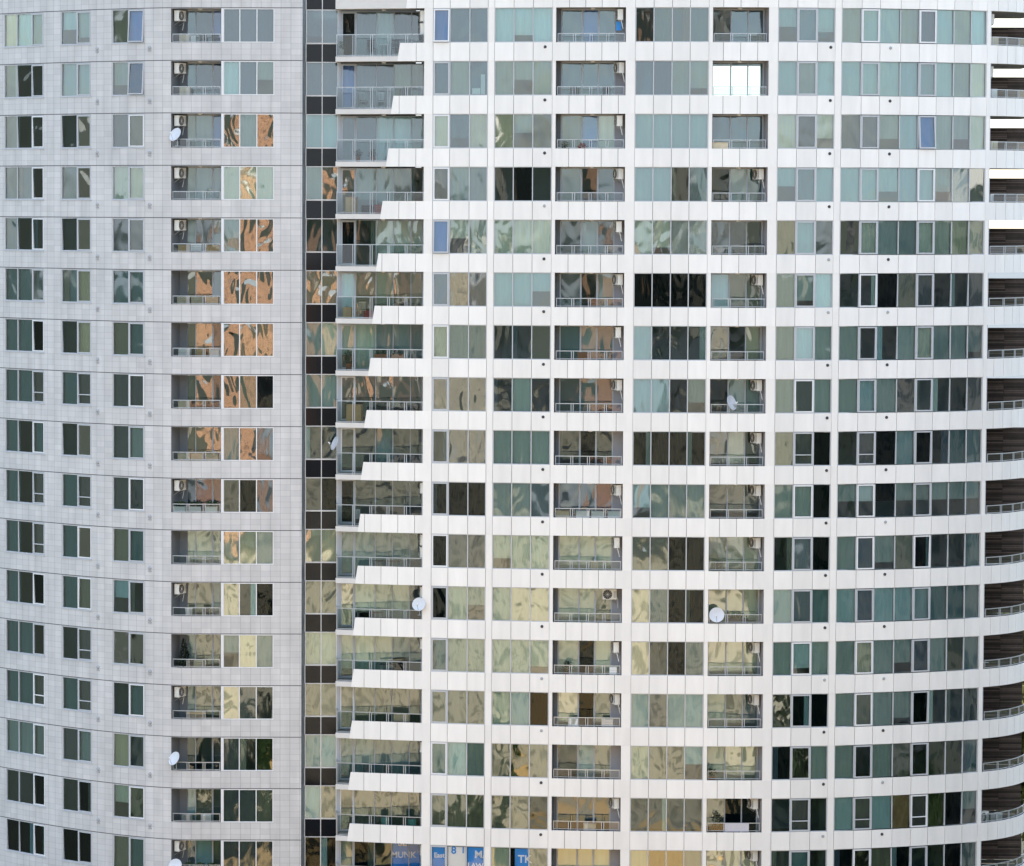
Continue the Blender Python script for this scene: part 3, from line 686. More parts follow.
def dish(M, label, yaw=0.0, el=28.0, r=.42):
    o = M.translation.copy(); e = empty('satellite_dish', o, label, 'satellite dish', 'satellite dishes on the balconies')
    A = M @ Matrix.Rotation(R(yaw), 4, 'Z'); D = A @ Matrix.Translation((0, .10, .62)) @ Matrix.Rotation(R(el), 4, 'X')
    d = MB(); d.lathe((0, 0, 0), (0, 1, 0), [(.001, 0)] + [(r * q, .24 * r * q * q) for q in (.2, .4, .6, .8, .95)] + [(r, .24 * r), (r, .24 * r - .02)] + [(r * q, .24 * r * q * q - .02) for q in (.8, .5, .2)] + [(.001, -.02)], 'dish_white', 28)
    finish(d, 'reflector', D, e)
    a = MB(); a.tube((0, .0, -r), (0, .42, -.12), .013, 'rail_metal', 7); a.tube((0, .0, -r), (0, -.03, -r * .5), .012, 'rail_metal', 7); finish(a, 'feed_arm', D, e)
    l = MB(); l.lathe((0, .47, -.09), (0, -1, -.25), [(.001, 0), (.035, 0), (.035, .09), (.05, .10), (.05, .13), (.001, .13)], 'plastic_white', 12); finish(l, 'receiver', D, e)
    m = MB(); m.tube((0, 0, 0), (0, 0, .60), .022, 'rail_metal', 9); m.tube((0, 0, .58), (0, .09, .62), .025, 'rail_metal', 8); m.box((0, 0, .01), (.2, .2, .02), 'rail_metal'); finish(m, 'mast', A, e)
def cabinet(M, label, w=.75, d=.4, h=1.05, mat='wood'):
    e = empty('cabinet', M.translation.copy(), label, 'cabinet', 'storage on the balconies')
    b = MB(); b.box((0, 0, h / 2 + .03), (w, d, h - .06), mat); b.box((0, 0, h + .01), (w + .04, d + .04, .03), mat); b.box((0, 0, .015), (w - .06, d - .06, .03), 'plastic_dark'); finish(b, 'body', M, e)
    for x in (-1, 1):
        f = MB(); f.box((x * w / 4, d / 2 + .012, h / 2 + .03), (w / 2 - .02, .02, h - .12), mat); f.box((x * .04, d / 2 + .03, h * .6), (.015, .02, .12), 'rail_metal'); finish(f, 'door', M, e)
def crate(M, label, w=.6, d=.4, h=.45, mat='pale_wood', z=0.0, group='boxes on the balconies'):
    M = M @ Matrix.Translation((0, 0, z)); b = MB(); t = .025
    for k in range(4):
        zz = .05 + k * (h - .06) / 4 + (h - .06) / 8; hh = (h - .06) / 4 - .02
        for y in (-1, 1): b.box((0, y * (d / 2 - t / 2), zz), (w, t, hh), mat)
        for x in (-1, 1): b.box((x * (w / 2 - t / 2), 0, zz), (t, d - 2 * t - .002, hh), mat)
    for x in (-1, 1):
        for y in (-1, 1): b.box((x * (w / 2 - t * 1.6), y * (d / 2 - t * 1.6), h / 2), (t, t, h), mat)
    b.box((0, 0, .03), (w - .01, d - .01, .03), mat); b.box((0, 0, h * .8), (w - .08, d - .08, .02), 'plastic_white')
    o = finish(b, 'crate', M, None); tag(o, label, 'crate', group)
def chair(M, label, mat='plastic_dark', yaw=0.0):
    M = M @ Matrix.Rotation(R(yaw), 4, 'Z'); e = empty('chair', M.translation.copy(), label, 'chair', 'chairs on the balconies')
    s = MB(); s.box((0, 0, .45), (.46, .44, .035), mat); finish(s, 'seat', M, e)
    b = MB()
    for k in range(5): b.box((-.16 + k * .08, -.23, .72), (.05, .02, .40), mat)
    b.box((0, -.23, .93), (.44, .03, .06), mat); finish(b, 'backrest', M, e)
    for x in (-.2, .2):
        for y in (-.2, .2):
            l = MB(); l.tube((x, y, 0), (x, y * .95, .44 if y > 0 else .90), .016, 'rail_metal', 7); finish(l, 'leg', M, e)
def table(M, label, w=.9, d=.55, mat='plastic_white', h=.95):
    e = empty('table', M.translation.copy(), label, 'table', None)
    t = MB(); t.box((0, 0, h), (w, d, .03), mat); finish(t, 'table_top', M, e)
    for x in (-1, 1):
        for y in (-1, 1):
            l = MB(); l.tube((x * (w / 2 - .06), y * (d / 2 - .06), 0), (x * (w / 2 - .09), y * (d / 2 - .09), h - .015), .018, 'rail_metal', 7); finish(l, 'leg', M, e)
def plant(M, label, r=.20, h=.38, top=.55, mat='terracotta', leaf='leaf', n=160, seed=1, conifer=False):
    rn = random.Random(seed); e = empty('potted_plant', M.translation.copy(), label, 'plant', 'plants on the balconies')
    p = MB(); p.lathe((0, 0, 0), (0, 0, 1), [(.001, 0), (r * .72, 0), (r, h), (r * 1.08, h), (r * 1.08, h * .9), (r * .9, h * .92), (.001, h * .9)][:4] + [(r * .9, h - .001), (r * .88, h - .05), (.001, h - .05)], mat, 18); finish(p, 'pot', M, e)
    st = MB(); st.tube((0, 0, h - .06), (0, 0, h + top * .8), .015, 'bark', 6); finish(st, 'stem', M, e)
    c = MB()
    for _ in range(n):
        if conifer:
            q = rn.random() ** .7; zz = h + top * (1 - q) ; rr = r * 1.7 * (q * .95 + .05) * rn.uniform(.5, 1.08)
        else: q = rn.uniform(0, 1); zz = h + top * q; rr = r * 1.9 * math.sin(math.pi * (q * .8 + .15)) * rn.uniform(.2, 1.05)
        a = rn.uniform(0, 6.28); p0 = Vector((math.cos(a) * rr, math.sin(a) * rr, zz)); d = (Vector((math.cos(a), math.sin(a), rn.uniform(.1, 1.2)))).normalized()
        w_ = d.cross(Vector((0, 0, 1))).normalized(); L = rn.uniform(.08, .18)
        c.face([p0, p0 + d * L * .5 + w_ * L * .28, p0 + d * L, p0 + d * L * .5 - w_ * L * .28], leaf)
    finish(c, 'foliage', M, e)
def planter(M, label, w=.85, d=.4, h=1.0, mat='plastic_white', seed=1):
    rn = random.Random(seed); e = empty('planter_box', M.translation.copy(), label, 'planter', 'plants on the balconies')
    b = MB(); t = .03
    for y in (-1, 1): b.box((0, y * (d / 2 - t / 2), h / 2), (w, t, h), mat)
    for x in (-1, 1): b.box((x * (w / 2 - t / 2), 0, h / 2), (t, d - 2 * t - .002, h), mat)
    b.box((0, 0, h - .08), (w - .062, d - .062, .03), 'deck'); finish(b, 'box', M, e)
    c = MB()
    for _ in range(150):
        p0 = Vector((rn.uniform(-.42, .42) * w, rn.uniform(-.4, .4) * d, h - .06 + rn.uniform(0, .28))); d_ = Vector((rn.uniform(-1, 1), rn.uniform(-1, 1), rn.uniform(.2, 1.2))).normalized()
        w_ = d_.cross(Vector((0, 0, 1))).normalized(); L = rn.uniform(.08, .17); c.face([p0, p0 + d_ * L * .5 + w_ * L * .28, p0 + d_ * L, p0 + d_ * L * .5 - w_ * L * .28], 'leaf')
    finish(c, 'foliage', M, e)
def barrel(M, label, r=.24, h=.95, mat='teal_barrel'):
    e = empty('barrel', M.translation.copy(), label, 'barrel')
    b = MB(); b.lathe((0, 0, 0), (0, 0, 1), [(.001, 0), (r * .9, 0), (r, .06), (r * 1.02, h * .33), (r * 1.05, h * .35), (r * 1.02, h * .37), (r * 1.02, h * .66), (r * 1.05, h * .68), (r * 1.02, h * .70), (r, h - .06), (r * .92, h)], mat, 20); finish(b, 'body', M, e)
    l = MB(); l.lathe((0, 0, h), (0, 0, 1), [(r * .95, -.03), (r * .97, .02), (r * .5, .035), (.001, .035)], 'plastic_dark', 20); finish(l, 'lid', M, e)

def FLB(r, q, n=-.75, dz=0.0): s0, s1 = BAL; return frame_at(FL, s0 + (s1 - s0) * q, n, joint(r) - OPB - .72 + dz)          # inset balcony of the grey tower
def FL1(r, q, n=-.8, dz=0.0): s0, s1 = L1; return frame_at(FR, s0 + (s1 - s0) * q, n, win_bot(r) - .72 + dz)
def FL2(r, q, n=-.8, dz=0.0): s0, s1 = L2; return frame_at(FR, s0 + (s1 - s0) * q, n, win_bot(r) - .72 + dz)
def FTE(r, px, n=-.9, dz=0.0): return frame_at(FR, FR.at(px, win_bot(r)), n, win_bot(r) - BH + .29 + dz)
# --- air conditioners
for r in (1, 2, 3, 4, 5, 10, 12, 14, 17):
    ac_unit(FLB(r, .13, -.62, 1.95), 'small white air conditioner high on the grey tower balcony wall, ' + row_words(r), -74)
for r in (1, 2, 3, 4, 5, 6, 7, 8, 10, 11, 13, 14, 16):
    ac_unit(FL1(r, .905, -.66, 1.98), 'white air conditioner in the loggia left of the four-pane windows, ' + row_words(r), 80 if r % 2 else 66)
ac_unit(FL1(12, .82, -1.1, 1.95), 'air conditioner with dark round fan facing out, high in the twelfth row loggia', 0)
for r in (4, 6, 8, 9, 10, 11, 13, 14, 16, 17):
    ac_unit(FL2(r, .87, -.85, 1.98), 'white air conditioner in the loggia right of the four-pane windows, ' + row_words(r), 70)
for r, lv in ((1, (0, 1)), (10, (0,)), (11, (0, 1)), (12, (0,)), (13, (0,)), (15, (0,)), (17, (0,))):
    for k in lv:
        ac_unit(FTE(r, 419.8, -.75, 1.98 - .72 * k), ('upper' if k == 0 and len(lv) > 1 else 'lower' if k else 'single') + ' air conditioner on the stepped terrace side wall, ' + row_words(r), 74)
for r in (1, 2):
    ac_unit(frame_at(FR, S_CORNER + .75, -.9, win_top(r) - .75), 'dark framed air conditioner hanging at the rounded corner terrace, ' + row_words(r), -60)
ac_unit(frame_at(FR, S_CORNER + .95, -.85, win_bot(16) - .10), 'large white air conditioner standing on the rounded corner terrace near the bottom', -10, False)
# --- dishes
dish(FLB(3, .14, .10, .80), 'grey white satellite dish on the grey tower balcony, third row from top', 30)
dish(FLB(15, .12, .12, .80), 'white satellite dish on the grey tower balcony, fifteenth row from top', 35)
dish(FLB(17, .12, .12, .55), 'white satellite dish beside balcony plants, bottom row of the grey tower', 10)
dish(FTE(9, 337.0, -.1, 1.15), 'pale blue satellite dish at the left tip of the stepped terrace, ninth row', 55, 22)
dish(FTE(12, 419.5, -.05, .98), 'pale blue satellite dish at the right end of the stepped terrace, twelfth row', 5, 22, .40)
dish(FL2(8, .35, -.28, .68), 'thin side-on white satellite dish in the eighth row loggia', -52, 20, .44)
dish(FL2(12, .16, -.20, .58), 'round white satellite dish in front of cream curtains, twelfth row loggia', 8, 15, .43)
dish(FL2(17, .12, -.25, .25), 'small white satellite dish at the very bottom edge of the loggia column', 0, 20, .3)
# --- balcony clutter on the grey tower
cabinet(FLB(1, .22), 'pale wood cabinet on the topmost grey tower balcony', .55, mat='pale_wood', h=1.15); cabinet(FLB(1, .44), 'narrow pale cabinet right of the wood one, top balcony', .3, mat='plastic_white', h=1.1)
chair(FLB(1, .66, -.6, .2), 'dark folding chair left of its twin on the top balcony', yaw=200); chair(FLB(1, .85, -.6, .2), 'dark folding chair right of its twin on the top balcony', yaw=160)
cabinet(FLB(2, .24), 'wooden cabinet on the second row balcony of the grey tower', .6, mat='pale_wood', h=1.15)
table(FLB(3, .55), 'white table on the third row balcony of the grey tower', 1.4, .5, h=1.1)
cabinet(FLB(5, .23, -.5), 'honey coloured cabinet at the left of the fifth row balcony', .62, mat='wood', h=1.1); crate(FLB(5, .5, -.5, .75), 'white slatted crate between two cabinets, fifth row balcony', .62, mat='plastic_white'); cabinet(FLB(5, .84, -.5), 'honey coloured cabinet at the right of the fifth row balcony', .75, mat='wood', h=1.1)
for q, lb in ((.22, 'left'), (.52, 'middle'), (.82, 'right')): crate(FLB(6, q, -.5, .7), 'pale wooden crate, %s of three on the sixth row balcony' % {'left': 'leftmost', 'middle': 'middle one', 'right': 'rightmost'}[lb], .68, mat='pale_wood')
crate(FLB(7, .25, -.5, .7), 'white slatted crate on the seventh row balcony', .7, mat='plastic_white'); crate(FLB(7, .6, -.5, .7), 'brown wooden crate on the seventh row balcony', .5, mat='wood'); cabinet(FLB(7, .86, -.5), 'white cabinet on the seventh row balcony', .55, mat='plastic_white', h=1.1)
cabinet(FLB(8, .24, -.5), 'cream cabinet on the eighth row balcony of the grey tower', .65, mat='pale_wood', h=1.1)
for q, lb in ((.24, 'leftmost'), (.52, 'middle'), (.82, 'rightmost')): cabinet(FLB(9, q, -.5), 'cream cabinet, %s of three on the ninth row balcony' % lb, .72, mat='pale_wood', h=1.08)
for q, lb in ((.15, 'leftmost'), (.48, 'middle'), (.80, 'rightmost')): planter(FLB(10, q, -.42), 'white planter box with dark green leaves, %s of three on tenth row balcony' % lb, .72, h=1.05, seed=int(q * 100))
table(FLB(11, .6), 'grey table on the eleventh row balcony of the grey tower', 1.2, .5, 'rail_metal', 1.0)
chair(FLB(12, .35, -.6, .2), 'white chair on the twelfth row balcony of the grey tower', 'plastic_white', 180); chair(FLB(12, .7, -.6, .2), 'dark chair on the twelfth row balcony of the grey tower', yaw=180)
plant(FLB(13, .22, -.6), 'dark green cypress bush in a pot, thirteenth row balcony', .28, .4, 1.9, leaf='cypress_leaf', n=900, conifer=True)
crate(FLB(13, .55, -.5, .65), 'pale crate beside the cypress bush, thirteenth row balcony', .55)
table(FLB(14, .5), 'brown table on the fourteenth row balcony of the grey tower', 1.2, .5, 'wood', 1.0)
crate(FLB(16, .3, -.5, .65), 'grey slatted crate on the left of the sixteenth row balcony', .6, mat='rail_metal'); crate(FLB(16, .7, -.5, .65), 'white slatted crate on the right of the sixteenth row balcony', .6, mat='plastic_white')
for q, lb in ((.35, 'leftmost'), (.58, 'middle'), (.82, 'rightmost')): plant(FLB(17, q, -.35), 'bushy green plant in grey pot, %s of three, bottom balcony' % lb, .24, .75, .5, 'plastic_white', seed=int(q * 90), n=260)
# --- stepped terrace
plant(FTE(1, 340, -.45), 'plant in a tall white pot on the top stepped terrace', .12, .42, .4, 'plastic_white', n=70, seed=3)
chair(FTE(1, 369, -.8), 'dark chair on the left of the top stepped terrace', yaw=190); chair(FTE(1, 393, -.8), 'dark chair on the right of the top stepped terrace', yaw=170); table(FTE(1, 381, -.9), 'small round-cornered table between chairs, top stepped terrace', .5, .5, 'plastic_white', .7)
chair(FTE(2, 360, -.8), 'metal chair at the left of the second row terrace', 'rail_metal', 190); chair(FTE(2, 378, -.8), 'metal chair in the middle of the second row terrace', 'rail_metal', 170); table(FTE(2, 408, -.8), 'dark table behind the parapet of the second row terrace', 1.1, .6, 'plastic_dark', 1.25)
plant(FTE(3, 356, -.5), 'small dark plant left of another on the third row terrace', .13, .28, .35, seed=9, n=80); plant(FTE(3, 371, -.5), 'small dark plant right of another on the third row terrace', .13, .28, .35, seed=12, n=80)
cabinet(FTE(4, 347.5, -.9), 'orange wood cabinet by the terrace door, fourth row from top', .62, mat='wood', h=.95); crate(FTE(4, 365, -.6), 'dark brown crate on the fourth row terrace', .6, mat='deck', h=.5); crate(FTE(4, 377, -.6), 'red slatted crate on the fourth row terrace', .45, mat='red_thing', h=.55)
cabinet(FTE(6, 344, -.9), 'honey wood cabinet at the tip of the sixth row terrace', .5, mat='wood', h=.6); chair(FTE(6, 358, -.7), 'pale wooden chair on the sixth row terrace', 'pale_wood', 150); crate(FTE(6, 366, -.6), 'brick red crate on the sixth row terrace', .5, mat='red_thing')
planter(FTE(7, 379, -.5), 'terracotta planter with leaves on the seventh row terrace, left one', .7, h=.95, mat='terracotta', seed=4); planter(FTE(7, 396, -.5), 'terracotta planter with leaves on the seventh row terrace, right one', .7, h=.95, mat='terracotta', seed=6)
plant(FTE(7, 346, -.6), 'leafy green plant at the tip of the seventh row terrace', .2, .4, .7, seed=8)
cabinet(FTE(8, 352, -.6), 'orange wood cabinet on the eighth row terrace', .9, mat='wood', h=1.0)
chair(FTE(10, 354, -.8), 'grey chair on the tenth row terrace', 'rail_metal', 180)
for r, px in ((11, 385), (12, 366), (13, 390)): table(FTE(r, px, -.8), 'long dark table on the %s row terrace' % ORD[r], 1.5, .5, 'deck', 1.0)
crate(FTE(14, 400, -.5, .75), 'pale crate on the fourteenth row terrace', .9, mat='pale_wood')
chair(FTE(15, 364.5, -.7, .25), 'black chair at the left of the fifteenth row terrace', yaw=185); chair(FTE(15, 384, -.7, .25), 'black chair at the right of the fifteenth row terrace', yaw=170)
barrel(FTE(16, 383, -.55), 'teal barrel with lid, left one on the sixteenth row terrace', h=1.15); barrel(FTE(16, 410, -.55), 'teal barrel with lid, right one on the sixteenth row terrace', h=1.1)
# --- loggias
tw = MB(); s0, s1 = L1; M_ = FL1(1, .90, -.6, 1.45); 
for k in range(6): tw.box((-.12 + k * .045, .01 * (-1) ** k, .2), (.044, .012, .5), 'banner_blue')
tag(finish(tw, 'towel', M_, None), 'blue towel hanging below the air conditioner in the top loggia', 'towel')
for q, lb in ((.13, 'far left'), (.42, 'centre left'), (.64, 'centre right'), (.88, 'far right')): cabinet(FL1(10, q, -.55), 'cream storage cabinet at the %s of the tenth row loggia' % lb, .75, mat='pale_wood' if q < .3 else 'plastic_white', h=1.05)
chair(FL1(2, .25, -.8, .3), 'dark chair in the second row loggia left of four-pane windows', yaw=180); chair(FL1(2, .72, -.8, .3), 'second dark chair, nearer the air conditioner in the second row loggia', yaw=180)
plant(FL1(3, .12, -.5), 'small green plant in the third row loggia', .16, .6, .5, seed=21); plant(FL1(3, .38, -.5), 'red leaved plant in the third row loggia', .16, .6, .4, leaf='red_thing', seed=22)
cabinet(FL1(7, .42, -.6), 'brick red cabinet in the seventh row loggia', .7, mat='terracotta', h=1.1)
chair(FL1(11, .6, -.7, .25), 'pale chair in the eleventh row loggia', 'pale_wood', 180)
plant(FL1(13, .2, -.8), 'dark leafy plant in the thirteenth row loggia', .18, .75, .6, leaf='cypress_leaf', seed=25); crate(FL1(13, .88, -.5, .7), 'white crate in the corner of the thirteenth row loggia', .42, mat='plastic_white')
crate(FL1(14, .3, -.5, .7), 'white crate, left of two in the fourteenth row loggia', .55, mat='plastic_white'); crate(FL1(14, .8, -.5, .7), 'grey crate, right of two in the fourteenth row loggia', .65, mat='rail_metal')
cabinet(FL1(16, .55, -.6), 'grey metal cabinet in the sixteenth row loggia', .7, mat='rail_metal', h=1.05)
cabinet(FL2(3, .15, -.5), 'pale wood cabinet in the third row loggia beside the four-pane windows', .9, mat='pale_wood', h=1.05)
chair(FL2(1, .87, -.7, .3), 'dark chair in the top loggia right of four-pane windows', yaw=180)
table(FL2(5, .88, -.7), 'black stand in the fifth row loggia', .6, .45, 'plastic_dark', 1.3)
plant(FL2(15, .1, -.6), 'plant in terracotta pot in the fifteenth row loggia', .2, .85, .4, seed=31); plant(FL2(16, .22, -.8), 'dark leafy plant in the sixteenth row loggia', .2, .75, .9, leaf='cypress_leaf', seed=33)
chair(FL2(11, .2, -.7, .3), 'dark chair in the eleventh row loggia', yaw=180); planter(FL2(12, .55, -.6), 'dark planter with leaves behind the twelfth row loggia railing', 1.2, h=.95, mat='plastic_dark', seed=35)
bk = MB(); M_ = FL2(16, .56, -.24, .74)
mottled('quilt', (.55, .53, .56), .12, 9, .9)
for k in range(14):
    for j in range(5): bk.box((-.66 + k * .0985 + .01, .012 * ((k + j) % 2), .05 + j * .098), (.097, .03, .096), 'quilt')
tag(finish(bk, 'blanket', M_, None), 'pale quilted blanket hung over a loggia railing near the bottom', 'blanket')
# --- rounded terraces
for r, mat, q in ((1, 'pale_wood', .75), (3, 'pale_wood', .8), (2, 'plastic_white', .7)):
    cabinet(frame_at(FR, S_CORNER + q, -.75, band_bot(r) + .29), '%s cabinet at the inner end of the rounded terrace, %s' % ('cream' if mat != 'plastic_white' else 'white', row_words(r)), .7, mat=mat, h=1.25)
chair(frame_at(FR, S_CORNER + .7, -.8, band_bot(4) + .55), 'cream chair on the rounded terrace, fourth row from top', 'plastic_white', 160)
crate(frame_at(FR, S_CORNER + 2.0, -.6, band_bot(16) + .8), 'white crate on the rounded terrace beside the large air conditioner', .6, mat='plastic_white', h=.6)
# --- reflected signs painted as lettered panels behind the bottom row of glass, and a white board
def reflection(fac, s0, s1, z0, z1, n, words, label, white=False):
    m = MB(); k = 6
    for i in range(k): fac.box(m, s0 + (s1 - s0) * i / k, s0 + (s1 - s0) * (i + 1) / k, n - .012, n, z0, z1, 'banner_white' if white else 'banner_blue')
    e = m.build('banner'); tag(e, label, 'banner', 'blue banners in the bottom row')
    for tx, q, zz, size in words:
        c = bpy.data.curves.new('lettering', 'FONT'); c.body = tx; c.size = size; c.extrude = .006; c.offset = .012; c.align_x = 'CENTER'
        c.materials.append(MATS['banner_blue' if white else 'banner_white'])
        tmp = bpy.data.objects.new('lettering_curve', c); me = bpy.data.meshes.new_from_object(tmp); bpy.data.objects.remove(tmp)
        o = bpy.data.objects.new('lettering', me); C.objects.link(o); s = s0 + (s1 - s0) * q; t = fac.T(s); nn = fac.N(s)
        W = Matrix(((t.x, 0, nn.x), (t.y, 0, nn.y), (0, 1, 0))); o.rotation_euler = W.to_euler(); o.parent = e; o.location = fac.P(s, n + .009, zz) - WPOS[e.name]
zt17 = win_top(17)
reflection(FK, FK.at(395, ZR), FK.at(423, ZR), zt17 - 2.4, zt17 - .14, -.16, [('SE', .36, zt17 - .55, .55), ('MUNK', .4, zt17 - 1.25, .5)], 'blue banner lettered SE behind terrace glass at the bottom left')
reflection(FR, SCOL['A'][0] + .1, SCOL['A'][1] - .05, zt17 - 1.9, zt17 - .12, -.19, [('East', .5, zt17 - .75, .38)], 'bright blue banner with small white script in the narrow bottom sash')
reflection(FR, SCOL['A'][1] + .05, SCOL['A'][2] - .05, zt17 - 1.9, zt17 - .1, -.19, [('8', .32, zt17 - .5, .6), ('1', .85, zt17 - .45, .5)], 'white banner with a big blue figure eight in the bottom row', True)
reflection(FR, SCOL['A'][2] + .05, SCOL['A'][3] - .06, zt17 - 1.9, zt17 - .1, -.19, [('M/', .78, zt17 - .7, .6), ('LAW', .5, zt17 - 1.3, .42)], 'dark blue banner lettered LAW in the bottom row')
reflection(FR, SCOL['B'][1] + .28, SCOL['B'][2] - .03, zt17 - 1.9, zt17 - .1, -.19, [('TK', .72, zt17 - .9, .62), ('VR', .7, zt17 - 1.5, .5)], 'dark blue banner lettered TK beside a pale curtain in the bottom row')
wb = MB(); sA = SCOL['A'][3] - .42; zb_ = win_bot(2)
FR.box(wb, sA, sA + .24, -.20, -.17, zb_ + .08, zb_ + 1.2, 'plastic_white'); FR.box(wb, sA - .5, sA - .03, -.20, -.17, zb_ + .08, zb_ + .42, 'plastic_white')
tag(wb.build('board'), 'white boards leaning inside a window of the second row', 'board')
# ================================================================== the place around
mottled('asphalt', (.06, .06, .062), .2, .3, .9); mottled('grass', (.028, .034, .022), .35, .08, .95)
mottled('park_leaf', (.022, .034, .016), .4, .3, .8, .1, .4); mottled('paving', (.47, .31, .14), .15, .2, .9)
def sheet(name, x0, x1, y0, y1, z, mat):
    m = MB(); m.face([(x0, y0, z), (x1, y0, z), (x1, y1, z), (x0, y1, z)], mat); return tag(m.build(name), kind='structure')
sheet('ground', -3000, 3000, -3000, 3000, 0, 'grass')
sheet('plaza', -22, 30, 123, 214, .012, 'paving')  # unseen orange ground added to bounce warm light onto the lower bands
sheet('road', -500, 500, 96, 110, .008, 'asphalt')
sheet('road', 2, 12, -50, 96, .008, 'asphalt')
def block_mat(name, rgb, win=(.05, .06, .07), bw=3.2, bh=3.0, pier=.62):
    m, t, b = base(name, rgb, .8, .2)
    uv = nd(t, 'ShaderNodeUVMap'); br = nd(t, 'ShaderNodeTexBrick', offset=0.0, squash=1.0)
    br.inputs['Color1'].default_value = (*win, 1); br.inputs['Color2'].default_value = (*[c * 2 for c in win], 1); br.inputs['Mortar'].default_value = (*rgb, 1)
    br.inputs['Scale'].default_value = 1; br.inputs['Mortar Size'].default_value = pier; br.inputs['Mortar Smooth'].default_value = 0
    br.inputs['Brick Width'].default_value = bw; br.inputs['Row Height'].default_value = bh
    t.links.new(uv.outputs[0], br.inputs['Vector']); t.links.new(br.outputs[0], b.inputs['Base Color'])
def block(name, x, y, wx, wy, h, mat, roof, label, rz=0.0):
    e = empty(name, (x, y, 0), label, 'building'); m = MB(); rm = Matrix.Rotation(R(rz), 3, 'Z')
    c = [rm @ Vector(p) + Vector((x, y, 0)) for p in ((-wx / 2, -wy / 2, 0), (wx / 2, -wy / 2, 0), (wx / 2, wy / 2, 0), (-wx / 2, wy / 2, 0))]
    for i in range(4):
        a, b = c[i], c[(i + 1) % 4]; L = (b - a).length
        m.face([a, b, b + Vector((0, 0, h)), a + Vector((0, 0, h))], mat, [(0, 0), (L, 0), (L, h), (0, h)])
    m.build('wall', e); q = MB()
    q.box((x, y, h + .2), (wx + .8, wy + .8, .4), roof, rm); q.box((x + wx * .1, y, h + 1.6), (wx * .3, wy * .3, 2.4), roof, rm); q.build('roof', e)
mottled('far_white', (.75, .74, .72), .06, .2, .8)
block_mat('wall_cream', (.52, .46, .36)); block_mat('wall_orange', (.78, .44, .27), (.10, .06, .05), 3.4, 3.0, .72); block_mat('wall_white', (.5, .49, .46)); block_mat('wall_brick', (.20, .15, .115))
block_mat('wall_sand', (.52, .48, .39), (.16, .15, .12), 6, 3.4, 1.05); block_mat('wall_grey', (.22, .22, .22))
block('low_building', -4, 112, 88, 20, 25, 'wall_sand', 'asphalt', 'low sand coloured building across the plaza from the towers')
block('apartment_block', -13, -70, 18, 18, 42, 'wall_orange', 'slab_concrete', 'orange rendered apartment block facing the grey tower')
block('apartment_block', -76, -30, 30, 18, 40, 'wall_cream', 'slab_concrete', 'cream apartment block beside the orange one')
block('apartment_block', 22, -170, 24, 20, 52, 'wall_brick', 'slab_concrete', 'grey brown block far across the road')
block('apartment_block', 34, -120, 30, 20, 40, 'wall_cream', 'slab_concrete', 'cream block with flat roof far across the road')
block('apartment_block', 72, -200, 30, 20, 55, 'wall_white', 'slab_concrete', 'white slab block far behind the trees')
block('apartment_block', 130, -160, 40, 20, 42, 'wall_sand', 'slab_concrete', 'long sand coloured block at the edge of the park')
block('apartment_block', -130, -110, 40, 22, 48, 'wall_white', 'slab_concrete', 'white block beyond the cream one')
block('apartment_block', -165, 20, 34, 22, 38, 'wall_grey', 'slab_concrete', 'grey block at the end of the street')
block('apartment_block', 215, -60, 36, 24, 40, 'wall_grey', 'slab_concrete', 'grey block beyond the park')
block('office_block', 76, 182, 28, 44, 49, 'wall_grey', 'slab_concrete', 'dark grey office block standing to the front right of the white tower')  # out-of-view blocker added to darken the bands at the right end
block('apartment_block', 80, 400, 40, 16, 46, 'far_white', 'slab_concrete', 'pale block far behind the right end of the white tower')
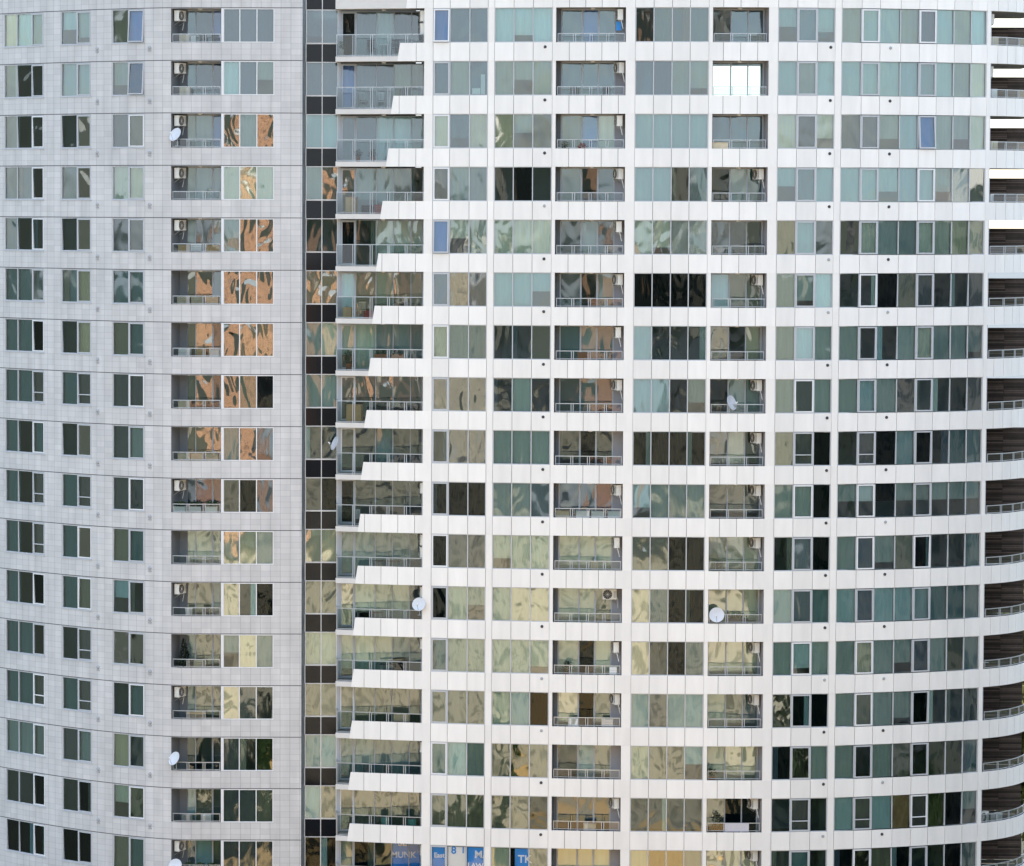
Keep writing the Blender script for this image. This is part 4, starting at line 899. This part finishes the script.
# trees
def leaf_cloud(mb, c, rx, rz, n, size, mat, rnd):
    for _ in range(n):
        while True:
            d = Vector((rnd.uniform(-1, 1), rnd.uniform(-1, 1), rnd.uniform(-1, 1)))
            if .35 < d.length < 1: break
        p = Vector(c) + Vector((d.x * rx, d.y * rx, d.z * rz)); a = Vector((rnd.gauss(0, 1), rnd.gauss(0, 1), rnd.gauss(0, 1))).normalized()
        b = a.orthogonal().normalized(); e = a.cross(b); s_ = size * rnd.uniform(.6, 1.4)
        mb.face([p - b * s_, p + e * s_ * .6, p + b * s_, p - e * s_ * .6], mat)
def tree(x, y, h, r, label, mat='leaf', n=900, size=.35, group=None, seed=1):
    rnd = random.Random(seed); e = empty('tree', (x, y, 0), label, 'tree', group); t = MB()
    t.tube((x, y, 0), (x, y, h * .6), .035 * h * .6, 'bark', 9, .012 * h)
    for k in range(6):
        a = k * 1.05 + rnd.random(); z = h * (.3 + .05 * k)
        t.tube((x, y, z), (x + math.cos(a) * r * .7, y + math.sin(a) * r * .7, z + r * .5), .012 * h, 'bark', 6, .004 * h)
    t.build('trunk', e); c = MB()
    for k in range(9):
        a = rnd.uniform(0, 6.28); q = rnd.uniform(.1, .65) * r
        leaf_cloud(c, (x + math.cos(a) * q, y + math.sin(a) * q, h * rnd.uniform(.5, .86)), r * .5, h * .16, n // 9, size, mat, rnd)
    c.build('crown', e)
G = 'sunlit trees behind the rounded end of the white tower'
for i, (x, y, h, r) in enumerate(((44.6, 250, 19, 4.2), (49.5, 264, 22, 5.0), (49, 286, 15, 5), (57, 302, 24, 6))):
    tree(x, y, h, r, 'yellow green sunlit tree showing past the rounded terraces at the lower right edge', 'sunny_leaf', 2600, .42, G, i + 5)
rnd = random.Random(3); wd = MB()
for k in range(245):
    az = rnd.uniform(-75, 85); d = rnd.uniform(90, 330) if k < 150 else rnd.uniform(32, 90)  # nearer clusters added to cut skylight on the lower walls
    if k >= 200: az = rnd.uniform(-80, -35)
    elif k >= 150: az = rnd.uniform(20, 88)
    x = 20 + d * math.sin(R(az)); y = 205 - d * math.cos(R(az)); h = rnd.uniform(9, 19)
    if y > 0 and -.09 * y - 9 < x < .18 * y + 9 and h > 50 - .177 * y - 5: continue
    if -54 < x < 46 and 95 < y < 125: continue
    if x < 5 and k < 200 and rnd.random() < .45: continue
    for q in range(4): leaf_cloud(wd, (x + rnd.uniform(-2, 2), y + rnd.uniform(-2, 2), h * rnd.uniform(.45, .8)), h * .25, h * .22, 26, 1.1, 'park_leaf', rnd)
tag(wd.build('woodland'), 'park trees across the street from the towers', None, None, 'stuff')
